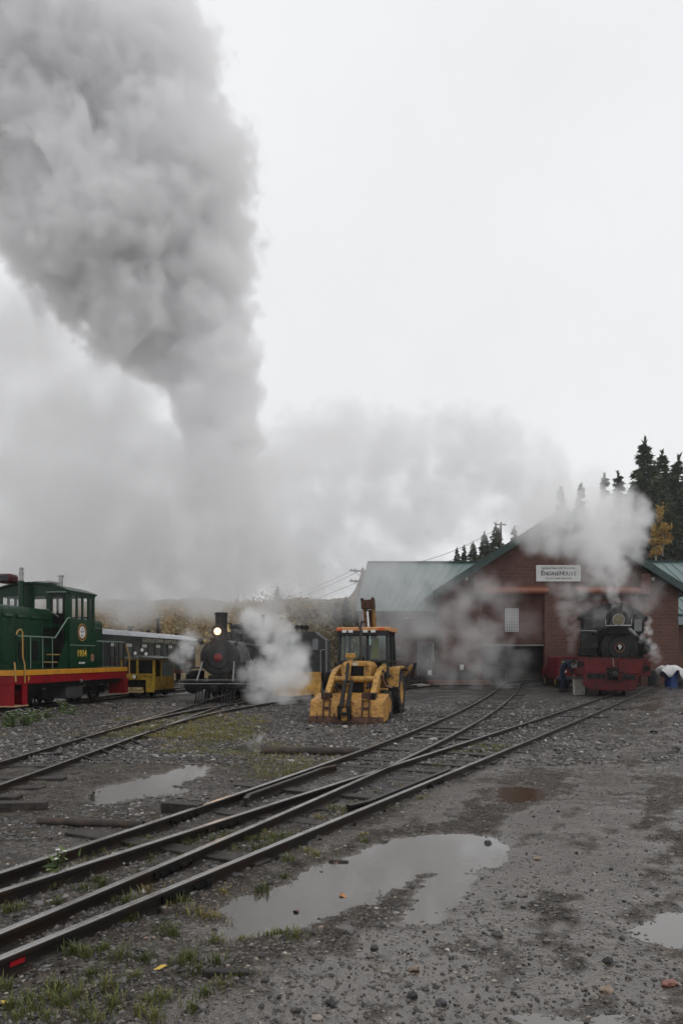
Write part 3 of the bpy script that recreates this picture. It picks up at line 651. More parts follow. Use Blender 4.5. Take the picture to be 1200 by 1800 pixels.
# ------------------------------------------------------------------ utility poles, wires, lamp
up = thing('utility_pole', 'leaning wooden utility pole with two crossarms left of the green roof', 'utility pole', (2.0, 62, 0))
pt = W(637, 998, 62); top = Vector((pt.x-2.0, 0, pt.z)); base = Vector((W(622,1100,62).x-2.0-.3, 0, -.3))
MB().tube([base, (base+top)/2, top], [.17, .15, .11], 10).build('post', M['pole'], up)
for zz, h in ((-.28, .95), (-1.15, .9)):
    a = MB().beam((top.x-.75*1.0-.35, -.14, top.z+zz+.02), (top.x+.55, -.14, top.z+zz-.04), .11, .14).build('crossarm', M['pole'], up)
    for q in (-.95, -.6, .4): MB().lathe([(.03, 0), (.06, .05), (.045, .1), (.06, .14), (0, .17)], (top.x+q, -.14, top.z+zz+.07), (0,0,1), 10).build('insulator', M['greypipe'], a)
    MB().beam((top.x-.75, -.14, top.z+zz-.02), (top.x-.05, -.1, top.z+zz-.55), .04, .04).build('brace', M['iron'], a)
wm = mat('dark_wire', (.03,.03,.03), .6)
def wire(a, b, sag, lab, r=.022):
    a, b = Vector(a), Vector(b); P = [a+(b-a)*(k/16)-Vector((0,0,sag*4*(k/16)*(1-k/16))) for k in range(17)]
    tag(MB().tube(P, r, 5).build('power_line', wm), lab, 'wire', 'power lines')
for k, (za, zb, lab) in enumerate(((-.10, 1066, 'topmost wire from the leaning pole towards the misty left hill'), (-.3, 1074, 'second wire from the leaning pole towards the misty left hill'), (-1.0, 1082, 'wire running left from the lower crossarm of the leaning pole'), (-2.6, 1076, 'lowest thick wire crossing the hillside behind the dark switcher'))):
    wire((2+top.x-.6+.3*k, 61.9, top.z+za), W(400, zb, 85), .8, lab)
for k, lab in enumerate(('wire rising right from the leaning pole to the thin pole above the roof', 'lower wire rising right from the leaning pole above the green roof')):
    wire((2+top.x+.3, 61.9, top.z-.2-.8*k), W(880, 925+14*k, 72), .9, lab)
tp_ = W(880, 918, 72); p2 = thing('utility_pole', 'thin grey pole rising above the gable among conifers', 'utility pole', (tp_.x, 72, 0))
MB().tube([(0,0,-.3), (0,0,tp_.z)], [.16, .09], 10).build('post', M['pole'], p2)
MB().beam((-.5,-.12,tp_.z-.25), (.5,-.12,tp_.z-.25), .09, .11).build('crossarm', M['pole'], p2)
lp_ = W(484, 1055, 70); lm = thing('lamp_post', 'slim pole with a small white lamp standing in the mist behind the switcher', 'lamp post', (lp_.x, 70, 0))
MB().tube([(0,0,-.3), (0,0,lp_.z)], [.07, .04], 8).build('post', M['greypipe'], lm)
MB().ball((.12, -.1, W(0,1085,70).z), (.2,.2,.16)).build('lamp_head', M['lampwhite'], lm)
# ------------------------------------------------------------------ rolling stock helpers (local frame: x right as seen from the front, y backwards, z up, z=0 at the ground)
def wheel_mb(c, r, w=.11, ax=(1,0,0), spokes=10):
    b = MB().lathe([(r*.80, -w/2), (r, -w/2), (r*1.06, -w/2-.0), (r*1.06, -w/2+.03), (r, -w/2+.035), (r, w/2), (r*.80, w/2), (r*.80, -w/2)], c, ax, 28)
    b.lathe([(r*.2, -w*.6), (r*.2, w*.6)], c, ax, 14)
    a = Vector(ax); e = Vector((0,0,1)); f_ = a.cross(e)
    for k in range(spokes):
        t = 2*math.pi*k/spokes; d = e*math.cos(t)+f_*math.sin(t); b.beam(Vector(c)+d*r*.15, Vector(c)+d*r*.84, .04, .05)
    return b
def bolts(mb, c, r, n, rad=.018, d=(0,-1,0), h=.03, ph=0):
    for k in range(n):
        a = 2*math.pi*k/n+ph; p = (c[0]+r*math.cos(a), c[1], c[2]+r*math.sin(a)); mb.cyl(p, (p[0]+d[0]*h, p[1]+d[1]*h, p[2]), rad, n=6)
    return mb
def arch(w, zs, zt, n=14):
    """roof arc from (-w/2, zs) over (0, zt) to (w/2, zs)"""
    h = zt-zs; Rr = (w*w/4+h*h)/(2*h); a = math.asin(min(1, w/2/Rr))
    return [(Rr*math.sin(t), zt-Rr+Rr*math.cos(t)) for t in [-a+2*a*k/n for k in range(n+1)]]

# ------------------------------------------------------------------ black engine with the lit lamp
p = G(381, 1237)
e1_ = thing('steam_engine', 'black steam engine with a glowing headlamp and dark red number plate wrapped in steam', 'steam engine', (p.x-.05, p.y, 0), R(1.5))
BZ, BY = 1.63, .55
sm = MB().lathe([(.02,-.06),(.40,-.05),(.42,0),(.60,.01),(.63,.04),(.63,.02),(.665,.02),(.675,.08),(.66,.12),(.66,1.35),(.62,1.36),(.62,1.42)], (0,BY,BZ), (0,1,0), 40)
bolts(sm, (0,BY+.0,BZ), .54, 20, .022, h=.035); smk = sm.build('smokebox', M['smokebox'], e1_)
dd = MB().lathe([(.30,-.02),(.37,-.02),(.38,0),(.38,.03)], (0,BY-.06,BZ), (0,1,0), 36).beam((.05,BY-.075,BZ+.12), (.42,BY-.05,BZ+.12), .05, .03).beam((.05,BY-.075,BZ-.12), (.42,BY-.05,BZ-.12), .05, .03)
dd.build('smokebox_door', M['smokebox'], smk)
npl = MB().lathe([(0,-.03),(.13,-.03),(.155,-.015),(.155,.02)], (0,BY-.08,BZ), (0,1,0), 28).build('number_plate', mat('dark_red_plate', (.17,.008,.012), .35), smk)
text('lettering', '111', .16, face_y(0, BY-.11, BZ), mat('dull_red_brass', (.32,.09,.06), .4, .3), npl)
bo = MB().lathe([(.70,0),(.70,1.6),(.74,2.2),(.74,4.6)], (0,BY+1.42,BZ+.03), (0,1,0), 36); 
for q in (.5, 1.3, 2.2, 3.2): bo.lathe([(.76,0),(.76,.07)], (0,BY+1.42+q,BZ+.03), (0,1,0), 36)
bo.build('boiler', M['blackgloss'], e1_)
MB().lathe([(.33,-.34),(.27,-.16),(.225,.0),(.225,.55),(.245,.56),(.245,.62),(.2,.62),(.2,.1)], (0,BY+.55,2.66), (0,0,1), 28).build('smokestack', M['black'], e1_)
hl = MB().lathe([(.03,.40),(.16,.38),(.20,.28),(.215,0),(.235,-.01),(.235,-.05),(.20,-.05)], (0,.42,2.57), (0,1,0), 28)
hlo = hl.build('headlamp', M['blackgloss'], e1_)
M['lit'] = mat('lit_lamp_lens', (1,.8,.55), .2, emis=(1,.64,.34), estr=1.9)
M['lit2'] = mat('lit_lamp_reflector', (1,.75,.5), .2, emis=(1,.42,.16), estr=1.6)
MB().lathe([(0,.0),(.2,.0)], (0,.395,2.57), (0,-1,0), 28).build('reflector', M['lit2'], hlo)
le = MB()
for k in range(9): 
    a = 2*math.pi*k/9; le.cyl((.115*math.cos(a), .39, 2.57+.115*math.sin(a)), (.115*math.cos(a), .375, 2.57+.115*math.sin(a)), .06, .05, n=7)
le.ball((.0,.37,2.57), (.13,.03,.13)); le.build('lens', M['lit'], hlo)
hb = MB().box(-.26,.26,.36,.82,2.25,2.335).beam((-.2,.5,2.27),(-.34,.6,1.95),.05,.05).beam((.2,.5,2.27),(.34,.6,1.95),.05,.05); hb.build('lamp_bracket', M['iron'], hlo)
li = bpy.data.lights.new('headlamp_light', 'SPOT'); li.energy = 60; li.color = (1,.6,.32); li.spot_size = R(70); li.shadow_soft_size = .15
lo_ = bpy.data.objects.new('headlamp_light', li); COL.objects.link(lo_); lo_.parent = hlo; lo_.location = (0,.25,2.57); lo_.rotation_euler = (R(92),0,R(180)); 
lo_.rotation_euler = Vector((0,1,.02)).to_track_quat('Z','Y').to_euler()
bell = MB().lathe([(.05,.3),(.09,.27),(.12,.14),(.17,.02),(.18,0),(.16,0)], (-.02, BY+1.75, 2.62), (0,0,1), 20); bell.build('bell', M['brass'], e1_)
MB().beam((-.22,BY+1.75,2.4),(-.2,BY+1.75,2.9),.04,.06).beam((.2,BY+1.75,2.4),(.18,BY+1.75,2.9),.04,.06).beam((-.2,BY+1.75,2.92),(.2,BY+1.75,2.92),.04,.05).build('bell_yoke', M['iron'], e1_)
for yy, hgt in ((2.9, .42), (4.2, .46)): MB().lathe([(.42,-.1),(.38,.05),(.38,hgt*.7),(.30,hgt*.95),(.12,hgt*1.1),(0,hgt*1.12)], (0,BY+yy,2.28), (0,0,1), 24).build('dome', M['blackgloss'], e1_)
cabm = MB(); A_ = arch(2.5, 2.72, 3.10)
cabm.prism([(-1.18,.95)]+[(x*.94,z-.05) for x, z in A_]+[(1.18,.95)], 'y', 6.2, 6.26).box(-1.18,-1.12,6.26,7.9,.95,2.68).box(1.12,1.18,6.26,7.9,.95,2.68)
cb_ = cabm.build('cab', M['black'], e1_, smooth=False)
rfm = MB().prism(A_+[(x,z-.05) for x, z in reversed(A_)], 'y', 6.05, 8.1); rfm.build('cab_roof', M['black'], cb_)
for sx in (-1,1): MB().box(sx*.75-.2,sx*.75+.2,6.17,6.198,1.95,2.5).build('cab_window', M['darkglass'], cb_)
MB().cyl((.82,6.5,3.0),(.82,6.5,3.52),.075,n=14).build('vent_pipe', M['black'], e1_)
for sx in (-1,1):
    ch = MB().lathe([(0,-.04),(.27,-.04),(.30,0),(.30,.75),(.27,.79),(0,.79)], (sx*.93,.55,.62), (0,1,0), 24).box(sx*.93-.27,sx*.93+.27,.58,1.3,.80,1.16)
    o = ch.build('cylinder', M['black'], e1_, bevel=.03); o2 = MB().lathe([(0,-.07),(.12,-.07),(.15,0),(.15,.72)], (sx*.93,.56,1.02), (0,1,0), 20).build('valve_chest', M['black'], o)
    bb = MB(); bolts(bb, (sx*.93,.52,.62), .25, 10, .018, h=.02); bb.build('cylinder_bolts', M['iron'], o)
    MB().tube([(sx*.36,.72,1.2),(sx*.5,.40,1.18),(sx*.66,.06,.93)], .03, 10).build('brace', M['greypipe'], e1_) if False else MB().tube([(sx*(.57 if sx>0 else .57),.55,1.48),(sx*(.60 if sx>0 else .70),.12,.78)], .026, 10).build('brace', M['greypipe'], e1_)
    MB().box(sx*.95-.24,sx*.95+.24,1.35,6.1,1.22,1.27).build('running_board', M['black'], e1_)
    MB().tube([(sx*.80,1.0,2.12),(sx*.84,6.0,2.16)], .018, 8).build('handrail', M['steel'], e1_)
    for k in range(4): wheel_mb((sx*.475, 2.3+1.12*k, .55), .43).build('drive_wheel', M['iron'], e1_)
    wheel_mb((sx*.475, .95, .34), .23).build('pilot_wheel', M['iron'], e1_)
    MB().beam((sx*.68,1.3,.62),(sx*.68,4.6,.55),.06,.10).beam((sx*.62,2.3,.45),(sx*.62,5.66,.45),.05,.09).build('side_rod', M['steel'], e1_)
MB().box(-.36,.36,.5,7.9,.62,.98).build('frame', M['iron'], e1_)
beam = MB().box(-1.12,1.12,.02,.26,.52,.74).build('pilot_beam', M['black'], e1_, bevel=.015)
MB().box(-1.18,1.18,.0,.55,.742,.775).build('footboard', M['black'], beam, bevel=.008)
lv = MB().tube([(-1.36,-.06,.70),(1.30,-.06,.70)], .016, 8).tube([(-1.27,-.06,.84),(-1.27,-.06,.55)], .016, 8).tube([(1.14,-.06,.86),(1.14,-.06,.53)], .016, 8)
lv.build('uncoupling_lever', M['greypipe'], beam)
MB().tube([(-1.24,.05,.83),(1.2,.05,.83)], .013, 8).build('handrail', M['greypipe'], beam)
for k in range(14):
    x = -.66+.66*2*k/13
    if abs(x) < .22: continue
    pil = MB().beam((x,.05,.50),(x*1.02,-.22-.10*(1-abs(x)/.7),.06),.05,.018)
    pil.build('pilot_bar', M['black'], e1_)
MB().beam((-.70,-.24,.05),(.70,-.24,.05),.10,.05).box(-.6,.6,-.2,.1,.045,.07).build('pilot_foot', M['iron'], e1_)
cp = MB().box(-.17,.17,-.12,.05,.40,.68).ball((0,-.2,.5), (.15,.13,.15)).box(-.12,.12,-.34,-.1,.42,.6); cp.build('coupler', M['black'], e1_, bevel=.015)
MB().tube([(.34,.0,.72),(.36,-.1,.78),(.42,-.12,.66),(.44,-.1,.45)], .025, 8).build('air_hose', M['rubber'], e1_)
MB().lathe([(0,-.2),(.1,-.19),(.12,-.12),(.12,.12),(.1,.2),(0,.2)], (-.68,.75,2.22), (0,1,0), 18).build('feedwater_pump', M['blackgloss'], e1_)
for k in range(5):
    MB().tube([(.40+.03*k,.62+.05*k,2.22-.02*k),(.60+.05*k,.7+.08*k,2.18),(.74+.06*k,.8+.1*k,1.85),(.80+.07*k,.9+.1*k,1.45)], .022, 8).build('steam_pipe', M['greypipe'] if k % 2 else M['steel'], e1_)
MB().ball((.62,.7,2.12),(.09,.09,.09)).build('marker_lamp', M['blackgloss'], e1_); MB().ball((-.52,.7,2.2),(.07,.07,.09)).build('classification_lamp', M['brass'], e1_)
def tender(parent, y0):
    t = MB().box(-1.15,1.15,y0,y0+4.2,.75,2.1).build('tender_body', M['black'], parent, bevel=.03)
    MB().prism([(y0+.2,2.1),(y0+3,2.1),(y0+2.4,2.5),(y0+.8,2.55)], 'x', -1.0, 1.0).build('coal', mat('coal', (.012,.012,.013), .35, bump=1, bscale=12), t)
    for sx in (-1,1):
        for yy in (.6,1.5,2.7,3.6): wheel_mb((sx*.475,y0+yy,.36),.3).build('wheel', M['iron'], t)
tender(e1_, 8.2)

# ------------------------------------------------------------------ number nine engine
e9 = thing('steam_engine', 'black geared steam engine with red front beam and a round number 9 plate', 'steam engine', (11.07, 30.2, 0), R(19), roll=R(1.3)); e9.scale = (1.0,1.0,1.05)
BX, BZ, BY = .24, 1.95, .75
sm = MB().lathe([(.03,-.05),(.44,-.04),(.46,0),(.66,.01),(.69,.03),(.715,.03),(.72,.10),(.70,.13),(.70,1.5)], (BX,BY,BZ), (0,1,0), 44); bolts(sm, (BX,BY+.01,BZ), .565, 18, .024, h=.04); sm = sm.build('smokebox', M['smokebox'], e9)
dg = MB()
for k in range(18):
    a = 2*math.pi*k/18+.17; dg.beam((BX+.42*math.cos(a),BY-.06,BZ+.42*math.sin(a)),(BX+.54*math.cos(a),BY-.02,BZ+.54*math.sin(a)),.05,.03)
dg.build('clamp_pattern', M['smokebox'], sm)
MB().lathe([(.32,-.03),(.41,-.03),(.43,0),(.43,.03)], (BX,BY-.055,BZ), (0,1,0), 36).beam((BX+.1,BY-.08,BZ+.13),(BX+.5,BY-.05,BZ+.13),.06,.03).beam((BX+.1,BY-.08,BZ-.15),(BX+.5,BY-.05,BZ-.15),.06,.03).build('smokebox_door', M['smokebox'], sm)
npl = MB().lathe([(.155,-.02),(.155,-.035),(.185,-.04),(.205,-.02),(.205,.02),(.155,-.02)], (BX,BY-.09,BZ), (0,1,0), 32).build('number_plate', mat('bronze_rim', (.16,.07,.045), .35, .6), sm)
MB().lathe([(0,-.028),(.156,-.028)], (BX,BY-.09,BZ), (0,1,0), 32).build('plate_face', M['blackgloss'], npl)
text('numeral', '9', .27, face_y(BX,BY-.118,BZ+.005), M['white'], npl, ex=.003, sx=1.05)
MB().lathe([(.73,0),(.74,3.2)], (BX,BY+1.5,BZ+.02), (0,1,0), 36).build('boiler', M['blackgloss'], e9)
MB().lathe([(.30,-.3),(.24,-.12),(.215,.0),(.215,.56),(.235,.57),(.235,.62),(.19,.62),(.19,.1)], (.12,BY+.35,3.14), (0,0,1), 28).build('smokestack', mat('worn_grey_stack', (.06,.057,.053), .4, .1, (.03,.03,.03), 6, .4), e9)
dm = MB().lathe([(.50,-.3),(.475,0),(.475,.45),(.44,.58),(.34,.70),(.18,.76),(0,.775)], (.16,BY+1.5,2.82), (0,0,1), 30).build('dome', M['blackgloss'], e9)
MB().lathe([(.03,.42),(.15,.40),(.20,.3),(.21,.02)], (.17,.42,3.04), (0,1,0), 28).build('headlamp', M['blackgloss'], e9)
hd = e9.children[-1]
MB().lathe([(0,-.025),(.08,-.04),(.2,-.005),(.21,.02)], (.17,.42,3.04), (0,1,0), 28).build('lens', mat('dull_amber_lens', (.20,.17,.10), .12, 0, (.10,.08,.05), 14, .5), hd)
MB().lathe([(.205,0),(.205,-.03),(.238,-.03),(.24,.0),(.24,.05),(.205,0)], (.17,.42,3.04), (0,1,0), 28).build('rim', M['steel'], hd)
MB().tube([(-.34,.45,3.02),(-.34,.42,2.80),(.66,.42,2.82),(.66,.45,3.06)], .022, 8).build('lamp_rail', mat('pale_metal_rail', (.42,.42,.40), .4, .6), hd)
MB().box(-.27,.62,.42,.85,2.755,2.785).prism([(-.14,2.755),(.50,2.755),(.62,2.5),(-.28,2.5)], 'y', .5, .85).build('lamp_shelf', M['black'], hd)
for k in range(3):
    MB().tube([(.50+.05*k,.55,2.72),(.66+.05*k,.58,2.58),(.90+.04*k,.62,2.36-.02*k),(1.0+.04*k,.66,2.3)], .03, 8).build('steam_pipe', M['steel'], e9)
MB().tube([(.86,.62,2.36),(1.32,.62,2.36)], .035, 8).ball((.93,.6,2.36),(.08,.08,.08)).build('valve_arm', M['iron'], e9)
MB().tube([(-.2,.6,2.68),(-.45,.58,2.67),(-.62,.56,2.56),(-.72,.56,2.40)], .075, 10).ball((-.78,.55,2.5),(.1,.1,.08)).build('exhaust_elbow', M['iron'], e9)
tk = MB().box(-1.32,-.60,1.5,3.6,1.90,2.62).build('side_tank', mat('worn_grey_tank', (.022,.023,.024), .4, 0, (.06,.06,.06), 2.5, .5, spec=.2), e9, bevel=.03)
MB().tube([(-1.34,1.44,2.62),(-.64,1.44,2.62)], .03, 10).build('tank_rail', M['greypipe'], tk)
MB().box(-1.42,-.62,.35,1.3,1.59,1.72).build('deck_step', M['black'], e9, bevel=.015); MB().box(-1.38,-.66,.55,1.3,1.723,1.93).build('toolbox', M['black'], e9, bevel=.02)
for k, (yy, zz) in enumerate(((1.6,1.75),(2.15,1.75),(2.7,1.75))):
    c = MB().lathe([(.2,-.05),(.2,.5),(.17,.55),(.17,.62),(.08,.66),(0,.66)], (1.18,yy,zz), (0,0,1), 18).build('cylinder', M['iron'], e9)
    MB().lathe([(.12,0),(.12,.4)], (1.42,yy-.02,zz+.05), (0,0,1), 12).build('valve_chest', M['black'], c)
MB().tube([(1.05,.75,2.25),(1.2,.9,2.0),(1.12,1.0,1.75)], .05, 8).tube([(1.3,.8,2.3),(1.36,1.0,1.95),(1.25,1.2,1.8)], .03, 8).build('oil_pipe', M['iron'], e9)
MB().lathe([(0,0),(.1,.02),(.13,.12),(.1,.25),(.05,.3),(0,.31)], (1.22,.7,1.7), (0,0,1), 12).build('lubricator', M['iron'], e9)
A_ = arch(2.98, 3.40, 3.98)
cw = MB(); zc = 1.5
def cabz(x): 
    for (x0,z0),(x1,z1) in zip(A_, A_[1:]):
        if x0 <= x <= x1: return z0+(z1-z0)*(x-x0)/(x1-x0)-.06
    return 3.36
def cabp(x0, x1, z0, z1=None):
    xs = [x0+(x1-x0)*k/6 for k in range(7)]
    cw.prism([(x0,z0),(x1,z0)]+([(x1,z1),(x0,z1)] if z1 else [(x,cabz(x)) for x in reversed(xs)]), 'y', 5.2, 5.26)
cabp(-1.42,-1.30,zc); cabp(-1.30,-.72,zc,2.75); cabp(-1.30,-.72,3.38); cabp(-.72,.98,zc); cabp(.98,1.32,zc,2.75); cabp(.98,1.32,3.30); cabp(1.32,1.42,zc)
cw.box(-1.42,-1.36,5.26,7.4,zc,3.38).box(1.36,1.42,5.26,7.4,zc,3.38)
cab9 = cw.build('cab', M['black'], e9, smooth=False)
MB().prism(A_+[(x,z-.055) for x, z in reversed(A_)], 'y', 4.95, 7.7).prism([(-1.60,3.28),(-1.46,3.38),(-1.46,3.43),(-1.62,3.33)], 'y', 4.95, 7.7).prism([(1.60,3.28),(1.46,3.38),(1.46,3.43),(1.62,3.33)], 'y', 4.95, 7.7).build('cab_roof', M['black'], cab9)
MB().box(-1.30,-.72,5.22,5.24,2.752,3.378).build('cab_window', M['darkglass'], cab9); MB().box(.98,1.32,5.22,5.24,2.752,3.298).build('cab_window', M['paleglass'], cab9)
bm = MB().prism([(-1.42,1.56),(1.41,1.53),(1.41,.86),(.97,.86),(.97,.62),(.86,.33),(.62,.26),(-.80,.26),(-1.02,.36),(-1.17,.42),(-1.17,.86),(-1.42,.86)], 'y', 0, .22)
bm = bm.build('front_beam', M['red'], e9, bevel=.02, smooth=False)
for x0, x1 in ((-1.12,-.29),(.20,1.10)): MB().box(x0,x1,-.035,-.003,.95,1.43).build('beam_panel', mat('beam_panel_red', (.13,.006,.009), .45, 0, (.06,.01,.01), 5, .5), bm, bevel=.01)
for x0, x1 in ((-1.0,-.29),(.35,.82)): MB().box(x0,x1,-.012,-.003,.69,.89).build('slot', M['blackgloss'], bm)
for cx_ in (-1.29,1.25):
    MB().lathe([(.085,-.05),(.12,-.05),(.12,.0)], (cx_,-.003,1.27 if cx_<0 else 1.16), (0,1,0), 16).build('pocket_ring', M['black'], bm)
MB().box(-1.42,1.41,-.02,.24,1.562,1.59).build('beam_cap', M['black'], bm)
for x in (-.93,-.4,.35,.75): MB().beam((x,-.05,1.42),(x+.02,-.05,1.22),.03,.02).build('stake_iron', M['iron'], bm)
cpl = MB().box(-.24,.2,-.10,-.004,.68,1.12).box(-.16,.12,-.42,-.1,.74,.98).ball((.02,-.42,.86),(.17,.12,.17)).box(-.27,.24,-.13,-.1,1.10,1.14); cpl.build('coupler', M['iron'], bm, bevel=.02)
MB().tube([(.34,-.03,1.0),(.40,-.12,1.02),(.44,-.16,.85),(.36,-.16,.66),(.22,-.14,.6)], .028, 8).build('air_hose', M['rubber'], bm)
MB().tube([(-.03,-.08,1.56),(-.01,-.1,1.3),(.03,-.1,1.2)], .012, 6).build('lift_chain', M['steel'], bm)
MB().box(-1.3,1.3,.24,9.5,1.20,1.5).build('frame', M['black'], e9)
for yy in (1.6,2.8,6.4,7.6):
    for sx in (-1,1): wheel_mb((sx*.475,yy,.42),.40,spokes=8).build('wheel', M['iron'], e9)
MB().box(-.9,.9,1.2,3.2,.45,.8).build('truck_frame', M['iron'], e9)
tb = MB().box(-1.2,1.2,7.9,11.2,1.5,3.0).build('tender_body', M['black'], e9, bevel=.03)

# ------------------------------------------------------------------ green diesel; side sill lies on x=+1.35
t5h = math.atan(.15)
dv = thing('diesel_engine', 'dark green diesel switcher with red and yellow sill and gold number 1934', 'diesel engine', (-9.2-1.35*math.cos(t5h)+.0, 20.8+1.35*math.sin(t5h), 0), t5h)
LEN = 7.28
# sill
M['tread'] = mat('pale_tread', (.4,.25,.15), .6)
si = MB().box(-1.35,1.35,.0,LEN,.86,1.11).build('sill', M['dred'], dv, bevel=.012)
MB().box(-1.37,1.37,-.02,LEN+.02,1.112,1.27).build('sill_stripe', M['dyellow'], si, bevel=.01)
MB().box(-1.33,1.33,.02,LEN-.02,1.272,1.30).build('deck', M['dgreen'], si)
text('lettering', 'F', .2, face_x(1.35,.72,1.0), M['gold'], si, ex=.003)
for y0, y1, z0 in ((-.05,.62,.27),(LEN-.32,LEN+.06,.30)):
    for sx in (-1,1):
        st = MB(); xa, xb = (.78,1.37) if sx > 0 else (-1.37,-.78)
        st.box(xa,xb,y0,y0+.03,z0,.858).box(xa,xb,y1-.03,y1,z0,.858).box(xa,xa+.03 if sx>0 else xa+.03,y0+.03,y1-.03,z0,.858).box(xb-.03,xb,y1-.25 if y0<0 else y0+.03,y1-.03,z0,.858)
        so_ = st.build('step_well', M['dred'], dv, smooth=False)
        MB().box(xa+.02*(sx>0)-.03*(sx<0),xb+.03*(sx>0)-.02*(sx<0),y0-.01,y1+.01,z0-.035,z0-.002).build('step_tread', M['tread'], so_)
# front hood
def hood(y0, y1, w, zt, name):
    b = MB(); r = .22; prof = [(-w,1.302)]+[(-w+r-r*math.cos(a), zt-r+r*math.sin(a)) for a in [k*math.pi/2/6 for k in range(7)]]+[(w-r+r*math.sin(a), zt-r+r*math.cos(a)) for a in [k*math.pi/2/6 for k in range(7)]]+[(w,1.302)]
    b.prism(prof, 'y', y0, y1); return b.build(name, M['dgreen'], dv)
HWD, HT = .80, 3.18
h1 = hood(.15, 3.03, HWD, HT, 'hood'); CAB0, CAB1 = 3.03, 4.72
for k in range(4):
    y0 = .25+k*.68; q = HWD
    pn = MB().box(q+.001,q+.022,y0,y0+.60,1.45,2.78).build('hood_door', M['dgreen'], h1, bevel=.01)
    MB().prism([(q+.023,2.78),(q+.05,2.84),(q+.023,2.92)], 'y', y0+.06, y0+.54).build('door_canopy', M['dgreen'], pn)
    if k >= 1:
        z0, z1 = (1.55,2.15) if k < 3 else (2.0,2.6)
        lv = MB()
        for j in range(11): 
            zz = z0+(z1-z0)*j/11; lv.prism([(q+.023,zz),(q+.052,zz),(q+.023,zz+.045)], 'y', y0+.12, y0+.48)
        lv.build('louvre', M['black'], pn, smooth=False)
h2 = hood(CAB1, 6.45, .78, 3.02, 'rear_hood')
for k in range(2):
    y0 = CAB1+.12+k*.8; pn = MB().box(.781,.80,y0,y0+.7,1.5,2.6).build('hood_door', M['dgreen'], h2, bevel=.01)
    MB().prism([(.801,2.6),(.83,2.66),(.801,2.72)], 'y', y0+.06, y0+.64).build('door_canopy', M['dgreen'], pn)
MB().box(-.5,.55,CAB1+1.0,CAB1+1.6,3.02,3.09).build('roof_hatch', M['black'], h2, bevel=.01)
# cab
CW = 1.36; ze = 3.72; A_ = arch(2*CW+.08, 3.80, 4.08, 12)
cv = MB(); fy0, fy1 = CAB0, CAB0+.05
def fpiece(x0, x1, z0, z1): cv.box(x0, x1, fy0, fy1, z0, z1)
WZ0, WZ1 = 3.20, 3.62
xs = [-CW,-1.0,-.30,.12,.55,.70,1.18,CW]        # openings: [-1.0,-.3], [.12,.55], door light [.70,1.18]
fpiece(-CW,CW,1.302,2.72); fpiece(-CW,.70,2.72,WZ0); fpiece(1.18,CW,2.72,WZ1)
fpiece(-CW,-1.0,WZ0,WZ1); fpiece(-.30,.12,WZ0,WZ1); fpiece(.55,.70,WZ0,WZ1)
cv.prism([(-CW,WZ1),(CW,WZ1)]+[(x,z-.05) for x, z in reversed(A_)], 'y', fy0, fy1)
by0, by1 = CAB1-.05, CAB1
cv.box(-CW,CW,by0,by1,1.302,2.85); cv.box(-CW,-1.05,by0,by1,2.85,3.66); cv.box(1.12,CW,by0,by1,2.85,3.66); cv.box(-.03,.03,by0,by1,2.85,3.66)
cv.prism([(-CW,3.66),(CW,3.66)]+[(x,z-.05) for x, z in reversed(A_)], 'y', by0, by1)
for sx in (-1,1):
    a, b_ = (CW-.05,CW) if sx > 0 else (-CW,-CW+.05)
    cv.box(a,b_,fy1,by0,1.302,2.88); cv.box(a,b_,fy1,by0,3.64,3.78)
    for y0, y1 in ((fy1,fy1+.10),(fy1+.40,fy1+.48),(fy1+.78,fy1+.86),(fy1+1.18,fy1+1.28),(by0-.06,by0)): cv.box(a,b_,y0,y1,2.88,3.64)
cbo = cv.build('cab', M['dgreen'], dv, smooth=False)
MB().prism(A_+[(x,z-.05) for x, z in reversed(A_)], 'y', CAB0-.10, CAB1+.10).build('cab_roof', M['dgreen'], cbo)
for sx in (-1,1): 
    x = sx*(CW-.025); MB().box(x-.006,x+.006,fy1+.0,by0,2.88,3.64).build('side_glazing', M['clearglass'], cbo, smooth=False)
for a_, b_ in ((-1.0,-.30),(.12,.55)): MB().box(a_,b_,fy0+.02,fy0+.03,WZ0,WZ1).build('front_glazing', M['clearglass'], cbo, smooth=False)
dr = MB().box(.70,.76,fy0-.02,fy0+.04,2.72,WZ1).box(1.12,1.18,fy0-.02,fy0+.04,2.72,WZ1).box(.76,1.12,fy0-.02,fy0+.04,2.72,3.02).box(.76,1.12,fy0-.02,fy0+.04,3.02,3.06).box(.70,1.18,fy0-.02,fy0+.04,WZ1-.04,WZ1+.06).build('cab_door', M['blackgloss'], cbo, smooth=False)
MB().box(.76,1.12,fy0+.005,fy0+.012,3.06,WZ1-.04).build('door_glass', M['clearglass'], dr, smooth=False)
MB().beam((.6,fy0-.04,3.2),(1.0,fy0-.04,2.95),.02,.02).build('wiper', M['greypipe'], dr)
MB().box(.62,1.3,fy0-.14,fy0-.002,3.72,3.755).build('drip_strip', M['palegreen'], cbo)
MB().box(CW+.001,CW+.03,fy0,by1,2.02,2.05).build('side_moulding', M['palegreen'], cbo)
MB().box(CW+.001,CW+.012,by0-.24,by0-.03,1.50,1.75).build('notice_plate', mat('tan_notice', (.22,.11,.06), .6), cbo)
em = MB().lathe([(.30,0),(.30,.008)], (CW+.001,CAB0+.80,2.47), (1,0,0), 40).build('emblem', mat('emblem_maroon', (.07,.018,.02), .5), cbo)
MB().lathe([(.285,.008),(.277,.012),(.269,.008),(.285,.008)], (CW+.001,CAB0+.80,2.47), (1,0,0), 40).lathe([(.208,.008),(.202,.012),(.196,.008),(.208,.008)], (CW+.001,CAB0+.80,2.47), (1,0,0), 40).build('emblem_ring', M['gold'], em)
